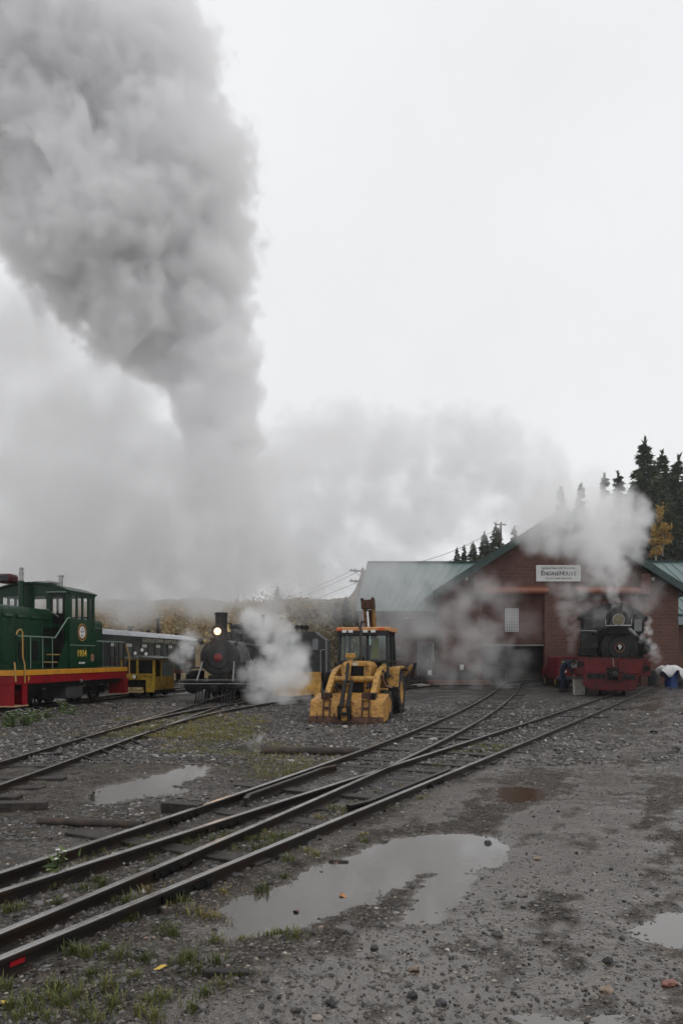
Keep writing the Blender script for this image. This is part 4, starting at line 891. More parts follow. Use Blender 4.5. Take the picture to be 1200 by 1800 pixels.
MB().lathe([(0,.010),(.19,.0101)], (CW+.001,CAB0+.80,2.47), (1,0,0), 40).build('emblem_field', mat('emblem_white', (.7,.7,.7), .5), em)
for s_, z_, h_ in (('THE',2.58,.075),('LOOP',2.49,.105),('R.R.',2.36,.10)): text('emblem_lettering', s_, h_, face_x(CW+.008,CAB0+.80,z_), M['black'], em, ex=.002)
text('number', '1934', .30, face_x(CW,CAB0+.78,1.76), M['gold'], cbo, ex=.004, spacing=1.1)
sb = MB()
for k in range(4): sb.box(CW+.001,CW+.01,CAB0+.79-.31+.165*k,CAB0+.79-.31+.165*k+.055,1.735-.135,1.735-.115)
text('small_lettering', 'AIR COND', .085, face_x(CW,CAB0+.78,1.45), M['white'], cbo, ex=.003)
MB().lathe([(.0,0),(.09,0),(.09,.9)], (-.15,CAB0-.28,3.19), (0,0,1), 16).build('exhaust_casing', M['dgreen'], h1)
MB().cyl((-.15,CAB0-.28,4.09),(-.15,CAB0-.28,4.52),.068,n=16).lathe([(.085,0),(.085,.04)], (-.15,CAB0-.28,4.30), (0,0,1), 16).build('exhaust_stack', M['steel'], h1)
MB().cyl((.55,CAB0+.9,4.0),(.55,CAB0+.9,4.34),.07,n=14).lathe([(.1,0),(.1,.05)], (.55,CAB0+.9,4.34), (0,0,1), 14).build('exhaust_stack', M['steel'], cbo)
MB().box(.08,.72,CAB0-.03,CAB0+.5,4.03,4.11).build('vent_cover', M['greypipe'], cbo, bevel=.02)
hdl = MB().box(-.98,-.48,CAB0-.35,CAB0+.15,4.03,4.34).build('headlamp_box', mat('dark_maroon_box', (.06,.006,.010), .3), cbo, bevel=.09)
MB().box(-.90,-.56,CAB0-.362,CAB0-.352,4.10,4.28).build('lens', M['darkglass'], hdl)
bl = MB().lathe([(0,.36),(.02,.36),(.03,.31),(.09,.30),(.11,.27),(.14,.10),(.19,.02),(.2,0),(.17,0)], (-.44,1.35,3.36), (0,0,1), 24).build('bell', mat('cream_bell', (.52,.40,.2), .4, .3), dv)
MB().beam((-.44,1.35,3.18),(-.44,1.35,3.36),.05,.05).beam((-.22,1.35,3.18),(-.36,1.35,3.70),.03,.05).beam((-.36,1.35,3.7),(-.44,1.35,3.72),.03,.03).build('bell_bracket', M['iron'], bl)
# rails and steps
hr = MB().tube([(1.3,.28,2.25),(1.3,2.25,2.25),(1.34,2.92,2.88),(1.36,3.0,2.92),(1.36,3.06,2.90)], .022, 8)
for yy in (.9,1.55,2.1): hr.tube([(1.3,yy,1.3),(1.3,yy,2.24)], .014, 6)
hr.build('handrail', M['palegreen'], dv)
MB().tube([(1.34,.12,2.28),(1.36,.16,2.40),(1.38,.28,2.44),(1.39,.34,2.36),(1.40,.34,1.65),(1.40,.44,1.42),(1.40,.44,.90)], .021, 8).build('grab_rail', M['yellowrail'], dv)
MB().tube([(1.38,-.04,1.5),(1.39,-.03,1.4),(1.40,.0,.95)], .024, 8).build('grab_rail', M['yellowrail'], dv)
stp = MB().prism([(3.02,1.302),(2.45,1.302),(2.78,1.95),(3.02,2.15)], 'x', 1.26, 1.30).build('stair_side', M['dgreen'], dv)
for zz, yy in ((1.50,2.45),(1.74,2.62)):
    MB().box(.55,1.25,yy,3.02,zz-.04,zz).build('stair_tread', M['black'], stp); MB().box(.55,1.25,yy-.03,yy-.001,zz-.03,zz+.004).build('tread_edge', mat('cream_edge', (.5,.32,.12), .5), stp)
MB().box(.5,1.2,2.9,3.0,1.302,2.6).build('stair_riser', M['black'], stp)
rr = MB()
for x, y in ((1.3,5.6),(1.3,6.0),(1.3,6.35),(1.3,6.7),(1.3,7.1),(.6,7.2),(.0,7.2),(-.6,7.2)): rr.tube([(x,y,1.3),(x,y,2.18)], .022, 6)
rr.build('end_railing', M['black'], dv)
MB().tube([(1.3,5.0,2.2),(1.3,7.15,2.2),(-1.2,7.2,2.2)], .026, 6).build('railing_top', M['palegreen'], dv)
MB().tube([(1.36,7.16,2.15),(1.40,7.22,1.9),(1.44,7.3,1.6),(1.44,7.3,.9)], .024, 6).build('grab_rail', M['yellowrail'], dv)
for y0 in (.75,4.6):
    tf = MB().box(.62,.74,y0,y0+2.1,.42,.72).box(-.74,-.62,y0,y0+2.1,.42,.72).box(-.7,.7,y0+.9,y0+1.2,.5,.85).build('truck_frame', M['iron'], dv, bevel=.02)
    for yy in (.4,1.7):
        for sx in (-1,1):
            wheel_mb((sx*.5,y0+yy,.46),.40,spokes=8).build('wheel', M['iron'], tf)
        for xa in (.74,-.88): MB().box(xa,xa+.14,y0+yy-.14,y0+yy+.14,.34,.62).build('axle_box', M['iron'], tf, bevel=.02)
        MB().lathe([(.07,0),(.07,.24),(.085,.24),(.085,.27)], (.80,y0+yy,.62), (0,0,1), 10).build('spring', M['greypipe'], tf)
MB().box(-1.1,1.22,3.1,4.15,.30,.855).build('fuel_tank', mat('dark_grey_tank', (.035,.035,.038), .5, 0, (.06,.06,.06), 4, .4), dv, bevel=.03)
MB().box(-1.25,1.25,.4,LEN-.4,.70,.858).build('underframe', M['black'], dv)
MB().box(-.95,.95,.25,LEN-.25,.35,.70).build('running_gear_shadow_box', M['black'], dv) if False else None
tk = MB().box(-.2,.2,LEN,LEN+.5,.55,.8).build('coupler', M['iron'], dv, bevel=.02); MB().box(-.2,.2,-.5,0,.55,.8).build('coupler', M['iron'], dv, bevel=.02)
MB().lathe([(0,-.03),(.05,-.02),(.06,.03),(0,.05)], (1.38,3.72,.86), (1,0,0), 10).build('fuel_cap', M['steel'], dv)

# ------------------------------------------------------------------ small yellow motor car
SD = 29.2; ps = W(271, 1155, SD); SS = FPX/SD
hs_ = R(33)
sp_ = thing('rail_motor_car', 'small yellow railway motor car with black undergear behind the green diesel', 'motor car', (ps.x, ps.y, 0), hs_-R(20))
# local: right front corner at origin; front along -x, side along +y
FW, SLN = 1.45, 1.75
sy = lambda py: EYE-(py-HY)/SS
zt, zw1, zw0, zb = sy(1156), sy(1161), sy(1184.5), sy(1217)
bd = MB(); f0, f1 = 0, .05
bd.box(-FW,0,f0,f1,zw0-.24,zw0); bd.box(-FW,0,f0,f1,zw1,zt-.05); 
for x0, x1 in ((-FW,-FW+.06),(-.78,-.68),(-.07,0)): bd.box(x0,x1,f0,f1,zw0,zw1)
bd.box(-.36,0,f0,f1,zb,zw0-.24)
bd.box(-.05,0,f1,.10,zb+.35,zt-.06)
body = bd.build('front_wall', M['syellow'], sp_, smooth=False)
MB().prism([(-FW-.06,zt-.05),(.06,zt-.07),(.06,zt-.02),(-FW*.5,zt+.07),(-FW-.06,zt)], 'y', -.1, SLN+.1).build('roof', mat('weathered_roof', (.05,.045,.042), .5, 0, (.3,.3,.3), 6, .3), sp_)
for x0, x1 in ((-FW+.06,-.78),(-.68,-.07)): MB().box(x0,x1,.02,.035,zw0,zw1).build('windscreen', M['darkglass'], body, smooth=False)
sd = MB().box(-.05,0,.10,SLN,zb+.08,zw0-.12).box(-.05,0,.60,.66,zw0-.12,zt-.07).box(-.05,0,SLN-.06,SLN,zw0-.12,zt-.07).box(-.05,0,.66,SLN-.06,zt-.16,zt-.07)
sdo = sd.build('side_wall', mat('dark_yellow_side', (.25,.15,.015), .5, 0, (.09,.05,.02), 4, .5), sp_, smooth=False)
MB().box(-.03,-.018,.66,SLN-.06,zw0-.12,zt-.17).build('side_window', M['paleglass'], sdo, smooth=False)
MB().box(-FW,-FW+.05,.05,SLN,zb+.08,zt-.07).box(-FW,-.05,SLN-.05,SLN,zb+.08,zt-.07).build('rear_wall', M['syellow'], sp_, smooth=False)
MB().box(-FW,.02,.02,SLN+.1,zb-.05,zb+.075).build('chassis', M['black'], sp_)
MB().box(-FW+.05,-.4,.12,.4,zb+.1,zw0-.26).build('engine_bay', M['black'], sp_)
MB().box(-FW,-.42,-.22,-.02,zb-.02,zb+.06).build('tool_rack', mat('pale_timber', (.42,.32,.16), .7), sp_, bevel=.01)
for k in range(4): MB().obox((-FW+.18+.24*k,-.12,zb+.13), (.22,.16,.11), (rng.uniform(-.2,.2),0,rng.uniform(-.5,.5))).build('wood_block', mat('pale_timber', (.42,.32,.16), .7, 0, (.2,.14,.07), 9), sp_, bevel=.01)
text('lettering', 'A T W O S', .17, face_y(-.36, 0, zw0-.12), mat('dark_letter', (.04,.03,.012), .5), body, ex=.003, sx=.62)
hl = MB().lathe([(0,.1),(.08,.07),(.095,0),(.08,-.02)], (-.80,-.10,zw0-.12), (0,1,0), 16).build('headlamp', M['black'], sp_)
MB().lathe([(0,-.02),(.078,-.015)], (-.80,-.105,zw0-.12), (0,1,0), 16).build('lens', M['lampwhite'], hl)
for x, z in ((-.92,zt+.17),(-.62,zt+.30),(-.44,zt+.14)):
    sl_ = MB().lathe([(0,.12),(.06,.09),(.085,0),(.075,-.02)], (x,.2,z), (0,1,0), 14).tube([(x,.24,z-.05),(x,.26,zt)], .015, 6).build('spot_lamp', M['black'], sp_)
    MB().lathe([(0,-.02),(.07,-.016)], (x,.196,z), (0,1,0), 14).build('lens', M['lampwhite'], sl_)
for x in (-1.2,-.25):
    for y in (.35,1.45): wheel_mb((x,y,.28),.2,spokes=6).build('wheel', M['iron'], sp_)

# ------------------------------------------------------------------ passenger coach
ch_ = thing('passenger_coach', 'dark green passenger coach with silver roof and pale letterboard in the smoke', 'railway coach', (-11.32-1.15, 36, 0), math.atan(.107))
CL = 14.0; cw_ = 1.15
def czs(py, D): return EYE-(py-HY)*D/FPX
A_ = [(-1.22,2.74),(-1.14,2.86),(-.85,2.99),(-.45,3.07),(0,3.10),(.45,3.07),(.85,2.99),(1.14,2.86),(1.22,2.74)]
body = MB().box(-cw_,cw_,0,CL,.85,1.7).box(-cw_,cw_,0,CL,2.36,2.76).box(-cw_,cw_,0,.08,1.7,2.36).box(-cw_,cw_,CL-.08,CL,1.7,2.36)
NW = 13
for k in range(NW+1):
    y = .08+(CL-.16)*k/NW; 
    for sx in (-1,1): body.box(sx*cw_-(.06 if sx>0 else 0),sx*cw_+(.06 if sx<0 else 0),y-.11,y+.11,1.7,2.36)
bo_ = body.build('body', M['coach'], ch_, smooth=False)
rf = MB().prism(A_, 'y', .25, CL-.25)
for s_, yy in ((-1,.25),(1,CL-.25)):
    for k in range(4):
        a0, a1 = k/4, (k+1)/4; f0, f1 = math.cos(a0*math.pi/2), math.cos(a1*math.pi/2)
        P0 = [(x,2.74+(z-2.74)*f0) for x, z in A_]; P1 = [(x,2.74+(z-2.74)*max(f1,.02)) for x, z in A_]; y0, y1 = yy+s_*.9*math.sin(a0*math.pi/2), yy+s_*.9*math.sin(a1*math.pi/2)
        n = len(A_); rf.add([(x,y0,z) for x, z in P0]+[(x,y1,z) for x, z in P1], [(i,i+1,n+i+1,n+i) for i in range(n-1)])
rf.build('roof', M['silverroof'], ch_)
lett = mat('faded_gold_letter', (.62,.58,.45), .5)
text('lettering', 'GEORGETOWN LOOP R.R.', .30, face_x(cw_, CL*.52, 2.56), lett, bo_, ex=.004, spacing=1.25, sx=1.3)
for k in range(NW):
    y0, y1 = .08+(CL-.16)*k/NW+.12, .08+(CL-.16)*(k+1)/NW-.12
    wn = MB().box(cw_-.05,cw_-.04,y0,y1,1.7,2.36).build('window', M['paleglass'], bo_, smooth=False)
    if k % 2 == 0: MB().box(cw_-.038,cw_-.03,y0+.05,y1-.05,2.18,2.35).build('curtain', mat('cream_curtain', (.6,.58,.52), .8), wn, smooth=False)
MB().box(cw_+.001,cw_+.03,.0,CL,1.30,1.36).build('red_band', M['carred'], bo_)
MB().box(-1,1,.3,CL-.3,.62,.85).build('underframe', M['carred'], ch_)
for y0 in (1.2,CL-3.0):
    for yy in (0,1.5):
        for sx in (-1,1): wheel_mb((sx*.475,y0+yy,.42),.36,spokes=8).build('wheel', M['iron'], ch_)
for px, h, r in ((230,.30,.16),(261,.2,.13),(278,.95,.13),(310,.15,.12)):
    # find y so that it projects at px
    y = min((abs((-11.32-1.15+.107*t*.994+.3-(px-600)/FPX*(36+t))), t) for t in [k*.1 for k in range(140)])[1]
    v_ = MB().lathe([(r*.75,-.15),(r*.75,h*.85),(r*1.15,h*.86),(r*1.15,h)], (.3,y,3.06), (0,0,1), 14).build('roof_vent', M['iron'], ch_)

# ------------------------------------------------------------------ dark switcher behind the loader
c4 = left_branch(31.0); 
ds = thing('diesel_engine', 'dark grey switcher with horns on its roof and yellow end, half hidden in steam', 'diesel engine', (W(531,1155,31).x, 31, 0), R(4))
A_ = [(-1.15,1.0),(-1.15,2.45),(-.85,2.74),(.42,2.74),(.9,2.38),(.9,1.0)]
MB().prism(A_, 'y', .7, 3.2).build('cab', mat('dark_grey_cab', (.03,.03,.032), .5, 0, (.06,.06,.065), 3, .4), ds, bevel=.02)
cbk = ds.children[-1]
MB().box(.36,.60,.66,.697,1.95,2.42).box(-.8,-.4,.66,.697,1.95,2.42).build('cab_window', M['paleglass'], cbk, smooth=False)
MB().box(-.8,.55,3.2,7.5,1.0,2.3).build('hood', mat('dark_grey_cab', (.03,.03,.032), .5), ds, bevel=.05)
for x in (-.32,-.12,.08):
    MB().lathe([(.05,.3),(.06,.1),(.11,0),(.09,0)], (x,.8,2.92), (0,1,0), 14).beam((x,.95,2.74),(x,.95,2.9),.04,.04).build('horn', M['iron'], cbk)
MB().tube([(.95,.62,1.0),(.95,.62,2.35)], .03, 8).build('handrail', M['greypipe'], ds); MB().tube([(.72,.55,1.0),(.72,.55,1.95),(1.0,.55,1.98)], .025, 8).build('handrail', M['steel'], ds)
MB().box(-1.2,.95,.0,7.6,.62,.985).build('frame', M['black'], ds, bevel=.02)
MB().prism([(-.03,1.02),(-.03,.45),(-.32,.03),(-.36,.03),(-.12,.52),(-.09,1.02)], 'x', -1.2, .80).build('snow_plough', mat('plough_yellow', (.5,.28,.05), .5, 0, (.25,.12,.04), 3, .5), ds, bevel=.01)
for y in (1.2,2.8,5,6.6):
    for sx in (-1,1): wheel_mb((sx*.475,y,.45),.40,spokes=8).build('wheel', M['iron'], ds)
# ------------------------------------------------------------------ backhoe loader (x right as seen, y backwards)
bk = thing('backhoe_loader', 'worn yellow backhoe loader parked on gravel facing the camera', 'backhoe loader', (.10, 18.45, 0), R(12.5))
BW = .94
prof = [(0,.03),(.12,.50),(.20,.57),(.26,.56),(.95,.70),(1.02,.66),(1.05,.3),(.95,.05),(.2,0)]
bkt = MB().prism(prof, 'x', -BW, BW).build('bucket', M['bucket'], bk, bevel=.015, smooth=False)
MB().prism([(-.06,-.0),(-.035,.10),(.03,.16),(.06,.05),(.06,0)], 'x', -BW-.012, BW+.012).build('cutting_edge', M['rust'], bkt)
for x in (-.74,-.30,.18,.64): MB().beam((x,-.055,.03),(x,.012,.20),.028,.03).build('wear_bar', M['rust'], bkt)
for x in (-.50,.50):
    MB().beam((x-.085,.012,.12),(x-.085,.125,.58),.035,.05).beam((x+.085,.012,.12),(x+.085,.125,.58),.035,.05).box(x-.1,x+.1,.06,.25,.60,.74).box(x-.07,x+.07,.05,.11,.33,.40).build('hinge_bracket', M['rust'], bkt)
    MB().cyl((x-.12,.16,.66),(x+.12,.16,.66),.05,n=12).build('hinge_pin', M['iron'], bkt)
cyl = MB().cyl((-.10,-.06,.38),(-.10,.40,1.02),.055,n=14).cyl((.07,-.06,.38),(.07,.40,1.02),.055,n=14).cyl((-.10,-.14,.24),(-.10,-.06,.38),.03,n=10).cyl((.07,-.14,.24),(.07,-.06,.38),.03,n=10)
cyl.box(-.16,.13,-.17,-.04,.20,.27).box(-.15,.12,.36,.46,.98,1.05).box(-.18,-.13,-.14,.02,.10,.44).box(.10,.15,-.14,.02,.10,.44); cyl.build('clam_cylinder', M['iron'], bk)
MB().prism([(-.085,.0),(.055,.0),(.075,.12),(.04,.30),(-.07,.30),(-.105,.12)], 'y', -.10, .0).xf(Matrix.Translation((0,.02,.06))).build('clam_plate', M['bucket'], bkt, bevel=.01)
for sx in (-1,1):
    x = sx*.60; w = .075
    P = [(.45,.50),(.62,.50),(1.35,1.00),(1.55,1.12),(2.65,1.32),(2.62,1.48),(1.5,1.32),(1.18,1.20),(.42,.66)]
    MB().prism(P, 'x', x-w, x+w).build('loader_arm', M['cat'], bk, bevel=.015, smooth=False)
    MB().box(x-.10,x+.10,.30,.62,.50,.74).build('arm_foot', M['iron'], bk, bevel=.015)
    MB().cyl((x-sx*.17,1.9,.72),(x-sx*.17,.95,.92),.06,n=12).cyl((x-sx*.17,.95,.92),(x-sx*.17,.62,.85),.03,n=10).build('lift_cylinder', M['iron'], bk)
    MB().cyl((x-.12,1.36,1.12),(x+.12,1.36,1.12),.05,n=12).build('arm_pin', M['rust'], bk)
MB().cyl((-.56,1.15,1.06),(.56,1.15,1.06),.085,n=18).build('cross_tube', M['cat'], bk)
MB().beam((-.24,.95,1.0),(-.25,1.25,1.50),.09,.12).beam((-.14,.95,.92),(-.13,1.25,1.50),.05,.09).build('bell_crank', M['cat'], bk, bevel=.01)
MB().cyl((-.19,1.2,1.46),(-.10,.6,1.0),.045,n=12).build('tilt_rod', M['iron'], bk)
MB().tube([(.66,1.5,1.3),(.76,1.5,1.22),(.74,1.6,1.02),(.80,1.9,.85),(.9,2.0,.82)], .03, 8).build('hydraulic_hose', M['rubber'], bk)
MB().tube([(.70,1.42,1.14),(.72,1.5,.98),(.76,1.7,.86),(.88,1.85,.82)], .03, 8).build('rusty_hose', mat('rusty_hose', (.25,.13,.09), .6), bk)
MB().tube([(-.66,1.2,1.1),(-.5,1.05,.85),(-.42,1.0,.75)], .022, 8).build('hydraulic_hose', M['rubber'], bk)
hood_ = MB().box(-.40,-.21,1.3,2.35,.70,1.42).box(.21,.40,1.3,2.35,.70,1.42).prism([(-.40,1.40),(-.34,1.50),(-.2,1.54),(.2,1.54),(.34,1.50),(.40,1.40)], 'y', 1.27, 2.35).box(-.21,.21,1.30,1.40,1.00,1.06)
hood_.build('hood', M['cat'], bk, bevel=.025)
MB().box(-.21,.21,1.34,1.5,1.06,1.40).box(-.22,.25,1.32,1.5,.62,.99).build('grille', mat('grille_black', (.004,.004,.004), .7), bk)
MB().box(-.09,.07,1.262,1.269,1.42,1.50).build('hood_badge', mat('worn_pale_badge', (.55,.5,.38), .5), bk)
MB().cyl((-.22,1.65,1.54),(-.22,1.65,1.60),.07,n=14).lathe([(.13,0),(.145,.02),(.145,.1),(.12,.13),(0,.135)], (-.22,1.65,1.62), (0,0,1), 20).build('air_cleaner', M['cat'], bk)
MB().tube([(.03,1.85,1.50),(.03,1.85,2.38),(.01,1.85,2.46),(-.07,1.84,2.58)], .036, 12).build('exhaust_pipe', mat('dull_exhaust', (.06,.055,.05), .5, .5), bk)
MB().box(-.45,.45,1.0,4.4,.48,.70).build('chassis', M['cat'], bk, bevel=.02)
MB().box(-.62,.62,1.40,1.62,.30,.46).build('front_axle', M['iron'], bk, bevel=.03)
MB().box(-.72,-.42,1.6,2.3,.55,.95).build('side_box', M['cat'], bk, bevel=.02); MB().box(.42,.72,1.7,2.3,.45,.78).build('side_box', M['cat'], bk, bevel=.02)
def tyre(c, r, w, lug, rimr, parent, name):
    t = MB().lathe([(rimr,-w/2+.03),(r*.86,-w/2),(r*.96,-w/2+.03),(r,-w/2+.08),(r,w/2-.08),(r*.96,w/2-.03),(r*.86,w/2),(rimr,w/2-.03),(rimr,-w/2+.03)], c, (1,0,0), 36)
    n = 20 if lug else 26
    for k in range(n):
        for s_ in (-1,1):
            a = 2*math.pi*(k+(.5 if s_ > 0 else 0))/n; a2 = a+(.26 if lug else .10)
            p0 = Vector((c[0]+s_*w*.03, c[1]+math.cos(a2)*r*1.005, c[2]+math.sin(a2)*r*1.005)); p1 = Vector((c[0]+s_*w*.47, c[1]+math.cos(a)*r*.985, c[2]+math.sin(a)*r*.985))
            t.beam(p0, p1, .05 if lug else .035, .07 if lug else .03)
    o = t.build(name, M['rubber'], parent, smooth=True)
    sgn = 1 if c[0] > 0 else -1
    MB().lathe([(rimr*1.02,w/2-.035),(rimr*.98,w/2-.02),(rimr*.9,w/2-.07),(rimr*.75,w*.15),(rimr*.3,w*.12),(rimr*.28,w*.28),(0,w*.28)], c, (sgn,0,0), 28).build('rim', M['cat'], o)
    return o
for sx in (-1,1):
    tyre((sx*.76,3.45,.615), .615, .40, True, .33, bk, 'rear_wheel'); tyre((sx*.78,1.52,.375), .375, .27, False, .2, bk, 'front_wheel')
    x0, x1 = (.56,.94) if sx > 0 else (-.94,-.56)
    MB().prism([(2.62,.80),(2.78,.80),(2.95,1.18),(3.2,1.30),(4.0,1.31),(4.05,1.38),(3.1,1.38),(2.80,1.32)], 'x', x0, x1).build('fender', M['cat'], bk, bevel=.02, smooth=False)
# cab
CX = .70; c0, c1, cz0, cz1 = 2.30, 3.75, 1.02, 2.36
fr = MB()
posts = [((-CX,c0,1.1),(-CX+.03,c0+.10,cz1)),((CX,c0,1.1),(CX-.03,c0+.10,cz1)),((-CX,3.05,1.15),(-CX+.03,3.05,cz1)),((CX,3.05,.9),(CX-.03,3.05,cz1)),((-CX,c1,1.2),(-CX+.05,c1-.1,cz1)),((CX,c1,1.2),(CX-.05,c1-.1,cz1))]
for a, b_ in posts: fr.beam(a, b_, .075, .075)
fr.beam((.12,c0+.0,1.5),(.12,c0+.10,cz1),.07,.04)
for z, q in ((1.52,.035),(cz1-.03,.095)): fr.box(-CX,CX,c0+q-.03,c0+q+.03,z-.035,z+.035)
fr.box(-CX-.02,-CX+.05,c0,c1,1.08,1.16).box(CX-.05,CX+.02,c0,c1,1.08,1.16).box(-CX,CX,c1-.06,c1,1.15,1.5).box(-CX,CX,c1-.13,c1-.07,cz1-.08,cz1)
fr.box(-CX,-.41,c0-.0,c0+.05,1.1,1.5).box(-CX,-CX+.06,c0,c1,1.50,1.55).box(CX-.06,CX,c0,c1,1.50,1.55)
fr.build('cab_frame', M['blackplastic'], bk, bevel=.008); cbf = bk.children[-1]
gl = MB().add([(-CX+.03,c0+.04,1.54),(CX-.03,c0+.04,1.54),(CX-.05,c0+.10,cz1-.05),(-CX+.05,c0+.10,cz1-.05)],[(0,1,2,3)]); gl.build('windscreen', M['glass'], cbf, smooth=False)
for sx in (-1,1):
    x = sx*(CX-.01); MB().add([(x,c0+.08,1.0),(x,c1-.06,1.2),(x-sx*.03,c1-.12,cz1-.05),(x-sx*.02,c0+.14,cz1-.05)],[(0,1,2,3)]).build('side_glass', M['glass'], cbf, smooth=False)
MB().add([(-CX+.05,c1-.03,1.5),(CX-.05,c1-.03,1.5),(CX-.07,c1-.09,cz1-.08),(-CX+.07,c1-.09,cz1-.08)],[(0,1,2,3)]).build('rear_glass', M['glass'], cbf, smooth=False)
rf = MB().box(-.76,.76,c0-.02,c1+.05,cz1+.002,cz1+.035).box(-.75,.75,c0-.05,c0+.1,cz1+.02,cz1+.115).box(-.75,.75,c0+.08,c1+.1,cz1+.03,cz1+.13).build('cab_roof', mat('faded_orange_roof', (.55,.26,.10), .45, 0, (.3,.13,.06), 4, .4), bk, bevel=.02)
MB().box(-.73,.73,c0-.045,c0+.1,cz1-.10,cz1+.018).build('light_bar', M['blackplastic'], rf)
for x in (-.52,-.34,.08,.30): MB().box(x-.065,x+.065,c0-.06,c0-.046,cz1-.03,cz1+.045).build('work_lamp', M['lampwhite'], rf, bevel=.006)
for x in (-.68,.52): MB().box(x-.08,x+.1,c0-.075,c0-.051,cz1+.02,cz1+.10).build('turn_lamp', M['orange'], rf, bevel=.01)
st = MB().box(-.25,.25,3.0,3.45,1.2,1.4).box(-.25,.25,3.35,3.5,1.4,2.0); st.build('seat', mat('dark_seat', (.02,.02,.02), .7), bk, bevel=.04)
sw_ = MB(); ring = [(-.1+.19*math.cos(2*math.pi*k/20), 2.62+.12*math.sin(2*math.pi*k/20), 1.62+.13*math.sin(2*math.pi*k/20)) for k in range(21)]; sw_.tube(ring, .016, 6).tube([(-.1,2.62,1.62),(-.1,2.45,1.2)], .025, 6).build('steering_wheel', M['blackplastic'], bk)
MB().box(-.3,.05,2.36,2.5,1.2,1.58).build('dashboard', M['blackplastic'], bk, bevel=.02)
MB().prism([(.05,1.6),(.25,1.6),(.3,2.2),(.12,2.2)], 'y', 3.25, 3.3).build('yellow_jacket', mat('olive_yellow_cloth', (.25,.25,.03), .8), bk)
for x in (-.4,.3): MB().box(x-.07,x+.07,c0+.12,c0+.15,cz1-.20,cz1-.08).build('mirror', M['blackplastic'], cbf)
# backhoe
MB().box(-.55,.55,4.1,4.5,.5,1.3).build('backhoe_frame', M['cat'], bk, bevel=.03)
bm_ = MB()
for sx in (-1,1): bm_.prism([(4.45,1.0),(4.75,1.0),(4.62,2.3),(4.45,3.30),(4.20,3.38),(4.15,3.2),(4.36,2.2)], 'x', sx*.13-.035-.0, sx*.13+.035)
bm_.xf(Matrix.Rotation(R(-3.5),4,'Y')).build('boom', mat('worn_boom_yellow', (.34,.19,.05), .5, 0, (.05,.03,.02), 7, .6), bk, bevel=.012, smooth=False)
MB().box(-.10,.10,4.3,4.6,2.2,3.1).xf(Matrix.Rotation(R(-3.5),4,'Y')).build('dipper_arm', M['rust'], bk, bevel=.02)
MB().cyl((-.03,4.2,1.5),(-.03,4.15,3.05),.04,n=14).xf(Matrix.Rotation(R(-3.5),4,'Y')).build('boom_cylinder', mat('chrome_rod', (.55,.55,.56), .2, .8), bk)
MB().box(-.20,.20,4.05,4.35,3.12,3.40).box(-.2,-.13,4.0,4.3,3.36,3.46).box(.13,.2,4.0,4.3,3.36,3.46).xf(Matrix.Rotation(R(-3.5),4,'Y')).build('boom_head', M['rust'], bk, bevel=.03)
MB().tube([(-.3,4.2,2.3),(-.42,4.2,2.55),(-.4,4.2,2.75),(-.3,4.2,2.7)], .025, 8).build('boom_hoses', M['rubber'], bk)
for sx in (-1,1):
    MB().beam((sx*.55,4.4,.75),(sx*1.12,4.45,1.38),.14,.12).build('stabiliser_arm', M['cat'], bk, bevel=.01)
    MB().obox((sx*1.17,4.35,1.22), (.06,.34,.52), (0,sx*.25,0)).build('stabiliser_pad', M['iron'], bk, bevel=.01)
    MB().cyl((sx*.5,4.3,1.25),(sx*.98,4.35,1.28),.05,n=10).build('stabiliser_cylinder', M['rust'], bk)

# ------------------------------------------------------------------ person bending beside the number nine engine
pp = G(993, 1217.5); PX0, PY0 = pp.x, pp.y
ps_ = thing('person', 'person in navy work clothes bending forward beside the number nine engine', 'person', (PX0, PY0, 0), R(8)); ps_.scale = (1.12,1.12,1.12)
def skin(name, joints, edges, mt, parent, root=0, sub=2):
    me = bpy.data.meshes.new(name); me.from_pydata([j[0] for j in joints], edges, [])
    o = bpy.data.objects.new(name, me); COL.objects.link(o); o.parent = parent
    sk = o.modifiers.new('skin', 'SKIN'); sk.use_smooth_shade = True
    for i, v in enumerate(me.skin_vertices[0].data):
        r = joints[i][1]; v.radius = r if isinstance(r, tuple) else (r, r); v.use_root = i == root
    sb = o.modifiers.new('sub', 'SUBSURF'); sb.levels = sub; sb.render_levels = sub
    me.materials.append(mt); return o
J = [((-.16,0,.90),(.15,.13)), ((-.08,0,1.06),(.15,.14)), ((.04,0,1.18),(.17,.14)), ((.14,0,1.24),(.13,.11)), ((.22,0,1.26),(.06,.06)),
     ((-.16,-.10,.86),.105), ((-.10,-.13,.48),.075), ((-.20,-.14,.10),.055), ((-.16,.11,.86),.105), ((.03,.13,.48),.075), ((.06,.14,.10),.055),
     ((.10,-.20,1.19),.075), ((.20,-.24,.95),.055), ((.29,-.18,.76),.042), ((.10,.20,1.19),.075), ((.24,.22,.95),.055), ((.36,.16,.80),.042)]
Ed = [(0,1),(1,2),(2,3),(3,4),(0,5),(5,6),(6,7),(0,8),(8,9),(9,10),(3,11),(11,12),(12,13),(3,14),(14,15),(15,16)]
skin('overalls', J, Ed, M['denim'], ps_)
hdm = MB().ball((.31,0,1.25), (.095,.078,.118), 20, 14); hdm.ball((.39,0,1.20),(.03,.022,.03),8,6)          # head bowed, nose forward
for s_ in (-1,1): hdm.ball((.30,s_*.078,1.24),(.022,.012,.032),8,6)
hd_ = hdm.build('head', M['skin'], ps_)
MB().ball((.295,0,1.275), (.104,.086,.115), 20, 12).build('cap', M['leather'], hd_); MB().obox((.40,0,1.27),(.10,.15,.015),(0,.5,0)).build('cap_peak', M['leather'], hd_, bevel=.005)
